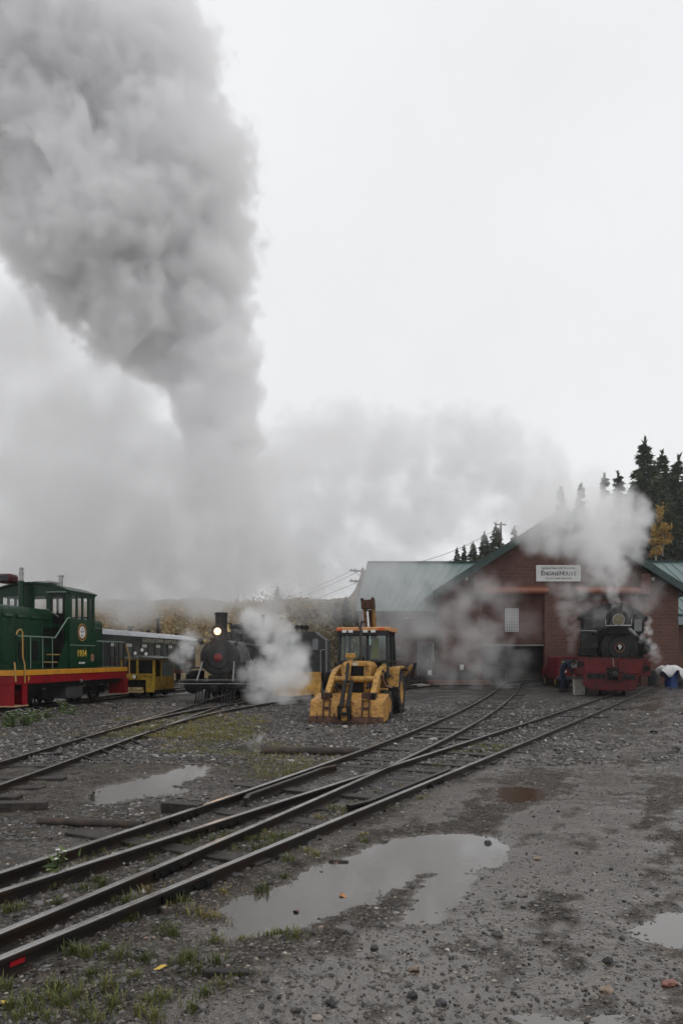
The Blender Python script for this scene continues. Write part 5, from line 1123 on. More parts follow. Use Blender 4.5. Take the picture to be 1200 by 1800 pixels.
for (hx_, hy_, hz_) in ((.30,-.175,.72),(.37,.155,.76)):
    hj = [((hx_,hy_,hz_+.03),.030),((hx_+.02,hy_,hz_-.03),(.034,.018))]; he = [(0,1)]
    for k in range(4):
        b0 = len(hj); y = hy_-.027+.018*k; hj += [((hx_+.03,y,hz_-.065),.010),((hx_+.045,y,hz_-.10),.009),((hx_+.04,y,hz_-.125-.006*(k in (1,2))),.008)]; he += [(1,b0),(b0,b0+1),(b0+1,b0+2)]
    b0 = len(hj); hj += [((hx_-.005,hy_-.03,hz_-.02),.011),((hx_+.01,hy_-.055,hz_-.055),.009)]; he += [(0,b0),(b0,b0+1)]
    skin('hand', hj, he, M['skin'], ps_, 0, 1)
for (fx, fy) in ((-.20,-.14),(.06,.14)):
    MB().prism([(fx-.09,.0),(fx+.20,.0),(fx+.20,.05),(fx+.12,.09),(fx+.05,.16),(fx-.08,.16)], 'y', fy-.05, fy+.05).build('boot', M['leather'], ps_, bevel=.025)
MB().cyl((-.145,0,.93),(-.13,0,.97),.155,n=20).build('belt', M['leather'], ps_)
p = G(1009, 1220); o = thing('bucket', 'dark bucket on the ground between the bending person and the red beam', 'bucket', (p.x, p.y, 0))
MB().lathe([(.13,0),(.15,.02),(.18,.34),(.19,.36),(.17,.36),(.14,.03),(0,.03)], (0,0,0), (0,0,1), 22).build('pail', M['darkdrum'], o)
MB().tube([(-.18,0,.34),(-.15,-.06,.44),(0,-.1,.48),(.15,-.06,.44),(.18,0,.34)], .01, 6).build('handle', M['steel'], o)
p = G(1017, 1222); o = thing('step_box', 'pale stained wooden step box standing under the left end of the red beam', 'step box', (p.x, p.y, 0))
MB().box(-.22,.22,-.16,.16,.0,.66).build('box_body', mat('stained_white_wood', (.36,.34,.31), .7, 0, (.2,.17,.14), 6, .5), o, bevel=.012); MB().box(-.24,.24,-.18,.18,.662,.70).build('box_top', M['wood'], o, bevel=.01)

# ------------------------------------------------------------------ red car behind the person
cr_ = thing('parked_car', 'red estate car seen from behind beside the open engine house door', 'car', (12.25, 39.5, 0), R(3)); cr_.scale = (.84,.9,.93)
bdy = MB().prism([(-.86,.50),(.86,.50),(.88,.95),(.84,1.12),(.70,1.72),(.60,1.80),(-.60,1.80),(-.70,1.72),(-.84,1.12),(-.88,.95)], 'y', 0, 3.2).build('body', M['carred'], cr_, bevel=.04)
MB().prism([(-.80,.55),(.80,.55),(.82,1.05),(-.82,1.05)], 'y', 3.2, 4.6).build('bonnet', M['carred'], cr_, bevel=.05)
MB().prism([(-.66,1.16),(.66,1.16),(.57,1.62),(-.57,1.62)], 'y', -.02, -.003).build('rear_window', M['paleglass'], cr_)
MB().prism([(-.60,1.45),(.60,1.45),(.585,1.53),(-.585,1.53)], 'y', -.026, -.0205).build('window_banner', mat('yellow_green_strip', (.3,.32,.10), .5), cr_)
MB().box(-.75,-.28,-.02,-.003,.88,1.02).build('number_plate', M['white'], cr_)
MB().box(-.9,.9,-.16,-.004,.45,.66).build('bumper', mat('grey_bumper', (.07,.07,.075), .5), cr_, bevel=.03)
for sx in (-1,1): MB().box(sx*.80-.05,sx*.80+.05,-.02,-.003,.75,1.05).build('tail_lamp', mat('tail_lamp', (.3,.01,.01), .2), cr_)
for sx in (-1,1):
    for y in (.7,3.5): tyre((sx*.76,y,.33), .33, .2, False, .2, cr_, 'wheel')
MB().box(-.8,.8,.1,4.4,.28,.52).build('underbody', M['blackplastic'], cr_)

# ------------------------------------------------------------------ drums and covered heap on the right
def drum(px, py, r, h, mt, lab):
    p = G(px, py); o = thing('drum', lab, 'drum', (p.x, p.y, 0), group='drums by the brick wall')
    MB().lathe([(r*.94,.0),(r,.012),(r,h*.32),(r*1.035,h*.335),(r,h*.35),(r,h*.65),(r*1.035,h*.665),(r,h*.68),(r,h-.012),(r*.97,h),(r*.95,h-.02),(0,h-.02)], (0,0,0), (0,0,1), 28).build('drum_body', mt, o)
    MB().lathe([(.035,0),(.035,.02),(0,.02)], (r*.6,0,h-.021), (0,0,1), 10).build('bung', M['iron'], o)
    return o
drum(1179, 1208, .33, .90, M['bluedrum'], 'blue steel drum under the white sheet')
drum(1148, 1206, .31, .88, M['darkdrum'], 'dark grey drum between the red beam and the blue drum')
drum(1160, 1203, .31, .86, M['darkdrum'], 'dark drum tucked half behind the blue one')
drum(1200, 1206, .30, .80, M['darkdrum'], 'dark drum cut off by the right-hand edge of the photo')
p = G(1178, 1208); tn = 26; v = []; f = []
for j in range(tn):
    for i in range(tn):
        a, b_ = i/(tn-1)*2-1, j/(tn-1)*2-1; x, y = a*.75, b_*.5
        rad = max(abs(a), abs(b_)); z = 1.02+.30*max(0, 1-rad**2.2)*(.7+.5*vnoise(np.array([a*1.8+5]), np.array([b_*1.8+2]), 5)[0]) + .09*(vnoise(np.array([a*3.1]), np.array([b_*3.3]), 9)[0]-.5)
        if rad > .82: z -= (rad-.82)*(1.0+1.1*math.sin(a*5+b_*3)+1.3*(a > .4)); x *= 1-.10*(rad-.82)*4
        v.append((x, y, z))
f = [(j*tn+i, j*tn+i+1, (j+1)*tn+i+1, (j+1)*tn+i) for j in range(tn-1) for i in range(tn-1)]
o = MB().add(v, f).build('tarpaulin', M['tarp'], angle=60); o.location = (p.x, p.y, -.12); md = o.modifiers.new('thick', 'SOLIDIFY'); md.thickness = .012
tag(o, 'crumpled white sheet draped over the drums at the brick wall', 'tarpaulin')
o = thing('crate', 'rough wooden crate heaped on the drums below the white sheet', 'crate', (p.x, p.y, 0)) if False else None
# ------------------------------------------------------------------ hillsides and trees
def hill_z(X, Y):
    r = np.minimum(ss(0, 30, X)*np.maximum(0, Y-60)*.55*ss(60, 72, Y), np.clip(3.2+.34*X, 0, 30)+.03*np.maximum(0, Y-95))*ss(-4, 8, X)
    l = ss(26, 10, X)*np.minimum(np.maximum(0, Y-54)*.21, 4.6+.10*np.maximum(0, Y-95))+ss(4, -2, X-Y*.02)*ss(50, 62, Y)*1.2
    n = (fbm(X*.08, Y*.08, 4, 5)-.5)*3.5*ss(55, 85, Y)+(fbm(X*.4, Y*.4, 3, 6)-.5)*1.2*ss(52, 60, Y)
    return np.minimum(r+l, 62)+n-.35
hx_ = np.linspace(-150, 150, 240); hy_ = np.linspace(50, 230, 150)
HXg, HYg = np.meshgrid(hx_, hy_); HZ = hill_z(HXg, HYg)
HZ[0] = -.6
v = np.stack([HXg, HYg, HZ], -1).reshape(-1, 3); nx = len(hx_)
i = np.arange(len(hy_)-1)[:, None]*nx+np.arange(nx-1)[None]
f = np.stack([i, i+1, i+nx+1, i+nx], -1).reshape(-1, 4)
def hillmat():
    m, t, N, L, b = _new('autumn_hillside'); tc = N.new('ShaderNodeTexCoord')
    n = N.new('ShaderNodeTexNoise'); n.inputs['Scale'].default_value = .35; n.inputs['Detail'].default_value = 8; n.inputs['Roughness'].default_value = .7; L(tc.outputs['Object'], n.inputs['Vector'])
    r = N.new('ShaderNodeValToRGB'); e = r.color_ramp.elements; e[0].position = .32; e[0].color = (.035,.04,.018,1); e[1].position = .5; e[1].color = (.13,.10,.05,1)
    for p, c in ((.58, (.17,.12,.05,1)), (.68, (.10,.07,.05,1)), (.78, (.22,.15,.07,1))): q = e.new(p); q.color = c
    L(n.outputs[0], r.inputs[0]); L(r.outputs[0], b.inputs['Base Color']); b.inputs['Roughness'].default_value = .95
    bp = N.new('ShaderNodeBump'); bp.inputs['Strength'].default_value = 1; bp.inputs['Distance'].default_value = .4; L(n.outputs[0], bp.inputs['Height']); L(bp.outputs[0], b.inputs['Normal'])
    return m
tag(link('hillside', npmesh('hillside', v, f, hillmat(), True)), kind='structure')
def hz1(x, y): return float(hill_z(np.array([float(x)]), np.array([float(y)]))[0])
def leafmat(name, c1, c2, c3=None, attr='tone'):
    m, t, N, L, b = _new(name); a = N.new('ShaderNodeAttribute'); a.attribute_name = attr
    r = N.new('ShaderNodeValToRGB'); e = r.color_ramp.elements; e[0].color = (*c1, 1); e[1].color = (*c2, 1)
    if c3: q = e.new(.5); q.color = (*c2, 1); e[2].color = (*c3, 1)
    L(a.outputs['Fac'], r.inputs[0]); L(r.outputs[0], b.inputs['Base Color']); b.inputs['Roughness'].default_value = .7
    return m
def leaves(name, P, S_, mt, tone, aspect=.6, up=None):
    """leaf-sized triangles at points P (n,3), sizes S_, random facing (or along directions up)"""
    n = len(P); d = nr.normal(size=(n,3)) if up is None else up+nr.normal(size=(n,3))*.35
    d /= np.linalg.norm(d, axis=1, keepdims=True); e = np.cross(d, nr.normal(size=(n,3))); e /= np.linalg.norm(e, axis=1, keepdims=True)
    S_ = S_[:, None]; v = np.stack([P-e*S_*aspect*.5, P+e*S_*aspect*.5, P+d*S_], 1).reshape(-1, 3)
    me = npmesh(name, v, np.arange(3*n).reshape(-1, 3), mt)
    at = me.attributes.new('tone', 'FLOAT', 'POINT'); at.data.foreach_set('value', np.repeat(np.clip(tone, 0, 1), 3).astype(np.float32))
    return me
M['needles'] = leafmat('conifer_needles', (.022,.034,.020), (.042,.062,.030), (.085,.100,.045))
M['golden'] = leafmat('golden_aspen_leaves', (.20,.10,.015), (.36,.21,.035), (.44,.30,.07))
M['brushleaf'] = leafmat('autumn_brush', (.20,.13,.05), (.36,.25,.10), (.42,.33,.17))
def conifer_crown(h, w, n, seed):
    r = np.random.default_rng(seed); P = []; U = []; T = []; layers = int(h*2.6)
    for k in range(layers):
        t = (k+r.uniform(-.2,.2))/layers; z = h*(.10+.90*t); rad = w*(1-t)**.85*r.uniform(.72,1.12)+.06
        nb = max(4, int(9*(1-t)+4))
        for j in range(nb):
            a = r.uniform(0, 2*math.pi); L_ = rad*r.uniform(.65,1.08); m = int(n/layers/nb*(1.6*(1-t)+.4))+3
            if r.random() < .10: continue
            s = r.random(m)**.7; dz = -.30*s*L_+.10*s*s*L_
            tone = r.uniform(.05,.85)
            p = np.stack([np.cos(a)*s*L_, np.sin(a)*s*L_, z+dz], 1)+r.normal(size=(m,3))*np.array([.10,.10,.07])*(.5+L_*.3)
            P.append(p); U.append(np.tile([np.cos(a)*.8, np.sin(a)*.8, -.25], (m,1))); T.append(np.clip(tone+r.normal(size=m)*.12, 0, 1))
    P.append(np.stack([r.normal(size=40)*.06, r.normal(size=40)*.06, h*r.uniform(.9,1.03,40)], 1)); U.append(np.tile([0,0,1.], (40,1))); T.append(np.full(40,.5))
    P = np.concatenate(P); return P, np.concatenate(U), np.concatenate(T)
CON = []
for k, (h, w, n) in enumerate(((10, 2.1, 8500), (10, 2.6, 9500), (10, 3.1, 9500), (10, 1.7, 6500))):
    P, U, T = conifer_crown(h, w, n, 40+k); CON.append(leaves('crown', P, nr.uniform(.24,.6,len(P)), M['needles'], T, .42, U))
trunkme = MB().tube([(0,0,-.5),(.03,.02,3),(0,0,9.6)], [.2,.14,.03], 8).build('trunk', M['bark']); TRK = trunkme.data; bpy.data.objects.remove(trunkme)
def conifer(px, tip, D, lab, var, h=None, grp='conifers on the hill'):
    p = W(px, tip, D); g = hz1(p.x, D); h = h or max(3, p.z-g)
    t = thing('conifer_tree', lab, 'tree', (p.x, D, p.z-h), rng.uniform(0,6.28), grp); s = h/10; t.scale = (s*rng.uniform(.95,1.08), s*rng.uniform(.95,1.08), s)
    link('trunk', TRK, t); link('crown', CON[var], t)
for a in ((1133,776,88,'tallest dark spruce on the right-hand hill',1), (1163,797,92,'grey green spruce just right of the tallest one',1), (1192,806,84,'broad dark fir cut by the right-hand edge of the photo',2),
          (1086,833,96,'conifer with a forked top above the steam of the number nine engine',1), (1063,838,98,'thin conifer rising out of the steam left of the forked one',3), (1110,852,97,'short conifer between the forked one and the tallest spruce',1),
          (1020,855,104,'pale conifer almost lost in steam above the gable',3), (985,860,104,'faint conifer standing left of the others above the gable',3), (1145,850,82,'dense young fir in front of the tallest spruce',2), (1183,845,94,'slim spruce behind the golden tree',1),
          (1150,815,95,'dark spruce filling the gap behind the tallest one',2), (1176,872,80,'low broad fir right of the golden tree',2), (1125,880,84,'low dense fir at the foot of the tallest spruce',2), (1205,850,80,'dark fir just past the right-hand edge',2),
          (803,964,92,'small spruce at the left end of the group over the green roof',0), (815,960,95,'narrow spruce second from left over the green roof',3), (831,954,90,'wide spruce in the middle of the group over the green roof',2), (851,938,94,'tall spruce beside the gable slope',1), (871,923,92,'highest spruce touching the gable slope',2), (903,928,98,'misty conifer behind the upper gable edge',3),
          (608,1052,66,'grey conifer left of the wing roof in the mist',1), (590,1062,68,'thin ragged conifer beside the grey one',3), (543,1078,72,'misty conifer above the dark switcher',0), (487,1030,88,'tall blurred conifer behind the lamp post',0), (470,1062,92,'blurred conifer left of the lamp post',1),
          (243,1108,78,'small dark green conifer among yellow brush above the coach roof',1), (316,1100,80,'dark conifer above the end of the coach roof',2)):
    conifer(*a)
def aspen(px, top, D, h, w, lab, mt='golden', seed=1, grp='golden trees on the slope'):
    p = W(px, top, D); r = np.random.default_rng(seed); t = thing('aspen_tree', lab, 'tree', (p.x, D, p.z-h), 0, grp)
    MB().tube([(0,0,-.4),(.08,0,h*.4),(.02,.05,h*.9)], [.11,.08,.02], 7).tube([(.06,0,h*.35),(w*.4,.1,h*.65)], [.04,.015], 5).tube([(.06,0,h*.45),(-w*.4,-.1,h*.72)], [.04,.015], 5).build('trunk', M['aspenbark'], t)
    cs = np.stack([r.normal(size=16)*w*.38, r.normal(size=16)*w*.38, h*r.uniform(.25,1.0,16)], 1); k = r.integers(0, 16, 1500)
    P = cs[k]+r.normal(size=(1500,3))*np.array([w*.17, w*.17, h*.06]); link('crown', leaves('crown', P, r.uniform(.12,.26,1500), M[mt], np.clip(r.random(16)[k]+r.normal(size=1500)*.15, 0, 1), .8), t)
aspen(1162,890,80,4.2,.8,'slender golden aspen against dark firs on the right-hand slope',seed=3)
aspen(1164,925,79,2.8,.95,'low orange golden aspen below the slender one',seed=4)
aspen(1152,950,77,2.0,.7,'small golden bush just right of the steam above the teal roof',seed=6)
# uncountable autumn brush on the slopes
def brush(name, n_cl, fx, fy, hr_, per, mt, sz, lab, seed):
    r = np.random.default_rng(seed); P = []; T = []
    X = r.uniform(*fx, n_cl); Y = r.uniform(*fy, n_cl); Z = hill_z(X, Y); H = r.uniform(*hr_, n_cl)
    for x, y, z, h in zip(X, Y, Z, H):
        m = per; t = r.uniform(.1, .9); q = r.normal(size=(m,3))*np.array([h*.26, h*.26, h*.27])+np.array([x, y, z+h*.45]); P.append(q); T.append(np.clip(t+r.normal(size=m)*.15, 0, 1))
    P = np.concatenate(P); T = np.concatenate(T)
    o = link(name, leaves(name, P, r.uniform(*sz, len(P)), mt, T, .7)); tag(o, lab, 'brush', kind='stuff')
brush('autumn_brush', 900, (-52,-3), (64,97), (1.0,2.8), 130, M['brushleaf'], (.10,.30), 'yellow tan autumn brush covering the slope behind the coach', 11)
brush('hillside_scrub', 420, (-9,9), (56,92), (.8,2.2), 80, leafmat('tan_scrub', (.10,.08,.05), (.20,.16,.09), (.28,.22,.13)), (.18,.42), 'tan dry scrub on the bank left of the wing', 12)
brush('slope_scrub', 380, (26,62), (66,92), (.5,1.4), 50, leafmat('mixed_scrub', (.045,.05,.016), (.16,.12,.03), (.34,.2,.04)), (.12,.3), 'green and golden scrub on the slope above the teal roof', 13)
brush('dark_undergrowth', 260, (27,62), (80,108), (1.6,4.6), 110, M['needles'], (.25,.5), 'dark green undergrowth between the firs on the slope', 14)
# ------------------------------------------------------------------ smoke, steam and haze: real volumes where they drift
def smoke(name, label, puffs, vox, dens, color, nscale=.5, amp=.6, warp=.8, soft=.35, detail=5, lac=2.2, aniso=0.0):
    P = np.array(puffs, float)
    m = bpy.data.meshes.new(name); m.from_pydata([tuple(p[:3]) for p in P], [], [])
    for nm, c in (('rad', 3), ('den', 4)):
        a = m.attributes.new(nm, 'FLOAT', 'POINT'); a.data.foreach_set('value', P[:, c].astype(np.float32))
    o = link(name, m); tag(o, label, 'smoke' if 'smoke' in name else 'steam', kind='stuff')
    lo = (P[:,:3]-P[:,3:4]*1.5).min(0)-.2; hi = (P[:,:3]+P[:,3:4]*1.5).max(0)+.2; lo[2] = max(lo[2], .02)
    res = np.maximum(8, ((hi-lo)/vox).astype(int))
    g = bpy.data.node_groups.new(name, 'GeometryNodeTree')
    g.interface.new_socket('Geometry', in_out='INPUT', socket_type='NodeSocketGeometry')
    g.interface.new_socket('Geometry', in_out='OUTPUT', socket_type='NodeSocketGeometry')
    N = g.nodes; L = g.links.new
    gi = N.new('NodeGroupInput'); go = N.new('NodeGroupOutput'); pos = N.new('GeometryNodeInputPosition')
    def noise(sc, det, rough=.55):
        n = N.new('ShaderNodeTexNoise'); n.inputs['Scale'].default_value = sc; n.inputs['Detail'].default_value = det; n.inputs['Roughness'].default_value = rough
        L(pos.outputs[0], n.inputs['Vector']); return n
    def mth(op, a, b=None):
        n = N.new('ShaderNodeMath'); n.operation = op
        for i, v in enumerate((a, b)):
            if v is None: continue
            if isinstance(v, (int, float)): n.inputs[i].default_value = v
            else: L(v, n.inputs[i])
        return n.outputs[0]
    def vm(op, a, b, out=0):
        n = N.new('ShaderNodeVectorMath'); n.operation = op
        for i, v in enumerate((a, b)):
            if isinstance(v, (int, float)): n.inputs[i].default_value = (v, v, v)
            else: L(v, n.inputs[i])
        return n.outputs[out]
    p2 = vm('ADD', pos.outputs[0], vm('MULTIPLY', vm('SUBTRACT', noise(nscale, 3).outputs['Color'], .5), warp))
    sn = N.new('GeometryNodeSampleNearest'); sn.domain = 'POINT'; L(gi.outputs[0], sn.inputs[0]); L(p2, sn.inputs['Sample Position'])
    def samp(field, dt):
        s = N.new('GeometryNodeSampleIndex'); s.data_type = dt; s.domain = 'POINT'
        L(gi.outputs[0], s.inputs[0]); L(field, s.inputs['Value']); L(sn.outputs[0], s.inputs['Index']); return s.outputs[0]
    def named(nm):
        n = N.new('GeometryNodeInputNamedAttribute'); n.data_type = 'FLOAT'; n.inputs[0].default_value = nm; return n.outputs[0]
    d = vm('DISTANCE', p2, samp(pos.outputs[0], 'FLOAT_VECTOR'), 1); r = samp(named('rad'), 'FLOAT'); dn = samp(named('den'), 'FLOAT')
    f = mth('ADD', mth('SUBTRACT', 1.0, mth('DIVIDE', d, r)), mth('MULTIPLY', mth('SUBTRACT', noise(nscale*lac, detail, .6).outputs[0], .5), amp*2))
    mr = N.new('ShaderNodeMapRange'); mr.interpolation_type = 'SMOOTHSTEP'; L(f, mr.inputs['Value']); mr.inputs['From Min'].default_value = .02; mr.inputs['From Max'].default_value = soft
    vc = N.new('GeometryNodeVolumeCube'); L(mth('MULTIPLY', mr.outputs[0], dn), vc.inputs['Density']); vc.inputs['Min'].default_value = lo; vc.inputs['Max'].default_value = hi
    for i, ax in enumerate('XYZ'): vc.inputs['Resolution '+ax].default_value = int(res[i])
    mt = bpy.data.materials.new(name); mt.use_nodes = True; t = mt.node_tree; t.nodes.clear()
    out = t.nodes.new('ShaderNodeOutputMaterial'); pv = t.nodes.new('ShaderNodeVolumePrincipled')
    pv.inputs['Color'].default_value = (*color, 1); pv.inputs['Density'].default_value = dens; pv.inputs['Anisotropy'].default_value = aniso
    t.links.new(pv.outputs[0], out.inputs['Volume'])
    sm = N.new('GeometryNodeSetMaterial'); L(vc.outputs[0], sm.inputs[0]); sm.inputs['Material'].default_value = mt; L(sm.outputs[0], go.inputs[0])
    o.modifiers.new('smoke', 'NODES').node_group = g
    return o
def trail(pts, n, spread=1.0, fr=(.55,.9), depth=1.0, seed=1):
    """pts: (px, py, distance, radius in px, density) along the drift"""
    q_ = random.Random(seed); out = []
    for i in range(n):
        t = i/(n-1)*(len(pts)-1); k = min(int(t), len(pts)-2); u = t-k
        q = [a+(b-a)*u for a, b in zip(pts[k], pts[k+1])]
        r = q[3]/FPX*q[2]; c = W(q[0], q[1], q[2]); f = q_.uniform(*fr); a = q_.uniform(0, 6.28); b = q_.uniform(-1, 1); rr = r*(1-f)*1.3*spread
        out.append((c.x+rr*math.cos(a), c.y+rr*b*depth, max(.1, c.z+rr*math.sin(a)), r*f, q[4]))
    return out
# dark column from the black engine's stack
smoke('smoke_column', 'tall grey smoke column climbing from the black engine and leaning left', trail([(384,1070,27.4,11,.5),(388,1030,27.4,24,.4),(392,980,27.6,44,.3),(394,900,28,60,.35),(392,810,28.6,68,.7),(390,740,29,68,1),(376,660,29.5,86,1),(345,580,30,112,1),(300,500,30.5,160,1),(235,400,31,215,1),(175,280,31.5,245,1),(100,160,32,228,.95),(30,40,32.5,210,.85),(-40,-60,33,220,.7)], 240, seed=3), .10, 1.15, (.981,.981,.985), nscale=.46, amp=.80, warp=1.2, soft=.24, detail=7, lac=2.7)
# broad mist of old smoke behind the column, left
smoke('smoke_bank', 'pale drifting bank of old smoke hiding the left hillside', trail([(-60,640,38,120,.8),(60,720,38,150,.9),(160,800,38,150,1),(60,900,39,150,1),(240,920,38,140,1),(330,900,38,110,1),(390,960,38,100,.9),(280,1010,40,80,.8),(120,1000,41,90,.7),(-40,960,40,120,.9),(-60,800,39,150,.9),(200,690,37,90,.6)], 150, spread=1.6, depth=1.6, seed=5), .2, .22, (.991,.991,.993), nscale=.3, amp=1.15, warp=2.4, soft=.6, detail=8)
smoke('smoke_bank', 'grey smoke hanging low over the autumn slope behind the coach', trail([(-60,1020,60,70,1),(100,1025,60,60,1),(220,1030,60,50,1),(330,1035,60,50,1),(420,1040,60,60,.9),(500,1020,60,60,.7),(560,1010,60,50,.5),(300,990,60,70,1),(100,980,60,70,1)], 80, spread=1.6, depth=1.5, seed=25), .3, .42, (.985,.985,.987), nscale=.2, amp=.75, warp=2, soft=.8, detail=5)
smoke('smoke_bank', 'grey smoke rolling round the foot of the tall column', trail([(120,930,33,110,.7),(220,860,32,105,.7),(300,840,31,105,.9),(390,820,30.5,88,1),(440,880,31,80,.9),(345,930,31,110,1),(240,1000,33,90,.9),(430,1000,32,75,.9),(335,1035,33,60,.7),(480,940,33,80,.6)], 100, spread=1.6, depth=1.4, seed=31), .17, .24, (.987,.987,.989), nscale=.34, amp=1.0, warp=1.8, soft=.6, detail=7)
# mist drifting over the wing and hill, middle
smoke('steam_bank', 'soft steam drifting across the sky and hillside behind the loader', trail([(440,900,40,110,.8),(520,830,40,110,.8),(620,790,40,90,.8),(720,800,40,80,1),(800,800,39,70,1.1),(860,790,39,65,1.1),(920,830,39,60,1),(960,860,39,55,.8),(840,870,40,75,.8),(720,890,40,85,.7),(600,930,40,100,.8),(500,980,41,90,.8),(560,1030,42,80,.5),(680,1010,41,60,.55),(740,990,41,55,.55)], 150, spread=1.5, depth=1.5, seed=6), .16, .30, (.993,.993,.996), nscale=.42, amp=1.15, warp=1.8, soft=.6, detail=8)
# white steam beside the black engine
smoke('steam_cloud', 'dense white steam cloud spilling from the right side of the black engine', trail([(440,1190,26.2,30,.7),(470,1205,25.8,38,1),(495,1215,25.6,36,1),(515,1195,25.9,30,1),(500,1160,26.4,34,.9),(475,1135,27,32,.8),(515,1145,27,24,.8),(480,1175,26.3,42,1),(455,1225,25.6,26,1),(500,1228,25.4,24,.9),(460,1110,28,24,.5),(440,1080,29,34,.6),(470,1100,27.5,34,.8),(500,1125,27,30,.8),(525,1170,26.4,26,.9),(530,1205,25.8,24,.8)], 130, spread=1.6, seed=8), .055, 1.7, (.997,.997,.997), nscale=1.3, amp=.75, warp=.6, soft=.75, detail=6)
smoke('steam_wisp', 'white steam wisp curling up left of the black engine', trail([(326,1182,26.0,6,1),(322,1165,26.1,14,.9),(318,1148,26.3,22,.9),(328,1130,26.6,24,.8),(345,1118,27,16,.5),(318,1120,27,14,.3)], 40, spread=1.4, seed=9), .045, 2.0, (.996,.996,.996), nscale=2.0, amp=.8, warp=.4, soft=.8, detail=6)
smoke('steam_jet', 'thin white jet rising beside the stack of the black engine', trail([(402,1092,27.0,4,1),(405,1060,27.0,6,1),(409,1025,27.1,8,.9),(413,990,27.1,11,.7),(418,955,27.2,16,.4)], 40, spread=.7, seed=10), .045, 3.0, (.99,.99,.99), nscale=2.5, amp=.5, warp=.3, soft=.7)
smoke('steam_veil', 'thin steam veiling the face of the black engine', trail([(350,1110,25.6,40,.5),(400,1130,25.5,40,.6),(430,1150,25.6,36,.7),(410,1190,25.2,28,.6),(380,1090,26,36,.4)], 40, spread=1.5, seed=11), .07, .10, (.996,.996,.996), nscale=1.2, amp=.8, warp=.6, soft=1.0)
# number nine engine
smoke('steam_plume', 'white steam plume from the number nine engine covering the gable peak', trail([(1081,1058,29.3,9,1),(1080,1040,29.4,13,1),(1077,1020,29.6,22,1),(1070,1000,29.9,34,1),(1060,965,30.4,48,1),(1045,940,31,58,1),(1060,925,31.3,62,1),(1100,930,31.3,46,1),(1110,970,31,34,.9),(1080,900,31.8,48,.8),(1015,915,31.8,60,1),(970,930,32.2,46,1),(930,935,32.6,40,.8),(1000,880,32.4,60,.6),(1040,880,32.6,56,.45),(960,890,33,48,.4),(1110,905,31.5,46,.9)], 190, spread=1.3, seed=12), .075, 1.15, (.997,.997,.997), nscale=.85, amp=.72, warp=.8, soft=.7, detail=6)
smoke('steam_drift', 'thin steam drifting down between the gable sign and the number nine engine', trail([(1030,1020,31,34,.6),(995,1058,31,26,.9),(1000,1085,31,16,1),(1008,1110,31,12,.9),(1005,1140,31,14,.5),(1000,1045,32,34,.5),(1010,1000,33,30,.35),(1035,1082,32.6,26,.6),(1058,1070,32.6,26,.6),(1110,1078,32.6,26,.5),(1120,1040,31,40,.35),(1140,1060,31,26,.3)], 80, spread=1.4, seed=13), .06, .62, (.996,.996,.996), nscale=1.3, amp=.85, warp=.7, soft=.8, detail=6)
smoke('steam_wisp', 'small white wisp escaping from the right side of the number nine engine', trail([(1128,1125,28.6,7,1),(1136,1112,28.6,9,1),(1141,1097,28.8,8,.8),(1144,1085,29,6,.5),(1140,1135,28.6,10,.8),(1150,1145,28.8,14,.5),(1152,1160,29,12,.35)], 44, spread=1.2, seed=14), .045, 2.4, (.996,.996,.996), nscale=2.2, amp=.7, warp=.35, soft=.8)
# low mist along the buildings
smoke('mist_layer', 'low thin mist in front of the engine house wing and open door', trail([(680,1100,40,60,.7),(740,1130,39.5,60,.9),(800,1080,40,60,1),(840,1140,39,55,1),(870,1165,38.5,44,.7),(930,1180,38,30,.35),(820,1180,38.5,40,1),(760,1170,39,40,.8),(895,1198,37.5,22,.6),(700,1050,41,60,.7),(850,1050,40,50,.5),(940,1100,39,40,.4),(690,1020,41,60,.8),(660,1060,41,55,.7),(720,1090,40,60,.8)], 110, spread=1.6, seed=15), .12, .36, (.99,.985,.985), nscale=.6, amp=.9, warp=1.2, soft=.9, detail=6)
hz_ = MB().box(-310, 310, -60, 320, -3.0, 70); hzm = bpy.data.materials.new('haze_air'); hzm.use_nodes = True; t = hzm.node_tree; t.nodes.clear()
ho = t.nodes.new('ShaderNodeOutputMaterial'); hv = t.nodes.new('ShaderNodeVolumePrincipled'); hv.inputs['Color'].default_value = (.95,.96,.97,1); hv.inputs['Density'].default_value = .0004; t.links.new(hv.outputs[0], ho.inputs['Volume'])
tag(hz_.build('haze', hzm, smooth=False), 'damp pale haze filling the whole valley and yard', 'haze', kind='stuff')
# ------------------------------------------------------------------ loose stones, grass, weeds, leaves, pipes
ICO_V = np.array([(0,0,1),(.894,0,.447),(.276,.851,.447),(-.724,.526,.447),(-.724,-.526,.447),(.276,-.851,.447),(.724,.526,-.447),(-.276,.851,-.447),(-.894,0,-.447),(-.276,-.851,-.447),(.724,-.526,-.447),(0,0,-1)])
ICO_F = np.array([(0,1,2),(0,2,3),(0,3,4),(0,4,5),(0,5,1),(1,6,2),(2,7,3),(3,8,4),(4,9,5),(5,10,1),(6,7,2),(7,8,3),(8,9,4),(9,10,5),(10,6,1),(11,7,6),(11,8,7),(11,9,8),(11,10,9),(11,6,10)])
def stone_mat(name, *st):
    m, t, N, L, b = _new(name); a = N.new('ShaderNodeAttribute'); a.attribute_name = 'tone'
    r = N.new('ShaderNodeValToRGB'); e = r.color_ramp.elements; e[0].color = (*st[0][1], 1); e[1].color = (*st[-1][1], 1); e[1].position = 1
    for p, c in st[1:-1]: q = e.new(p); q.color = (*c, 1)
    L(a.outputs['Fac'], r.inputs[0]); L(r.outputs[0], b.inputs['Base Color']); b.inputs['Roughness'].default_value = .38
    return m
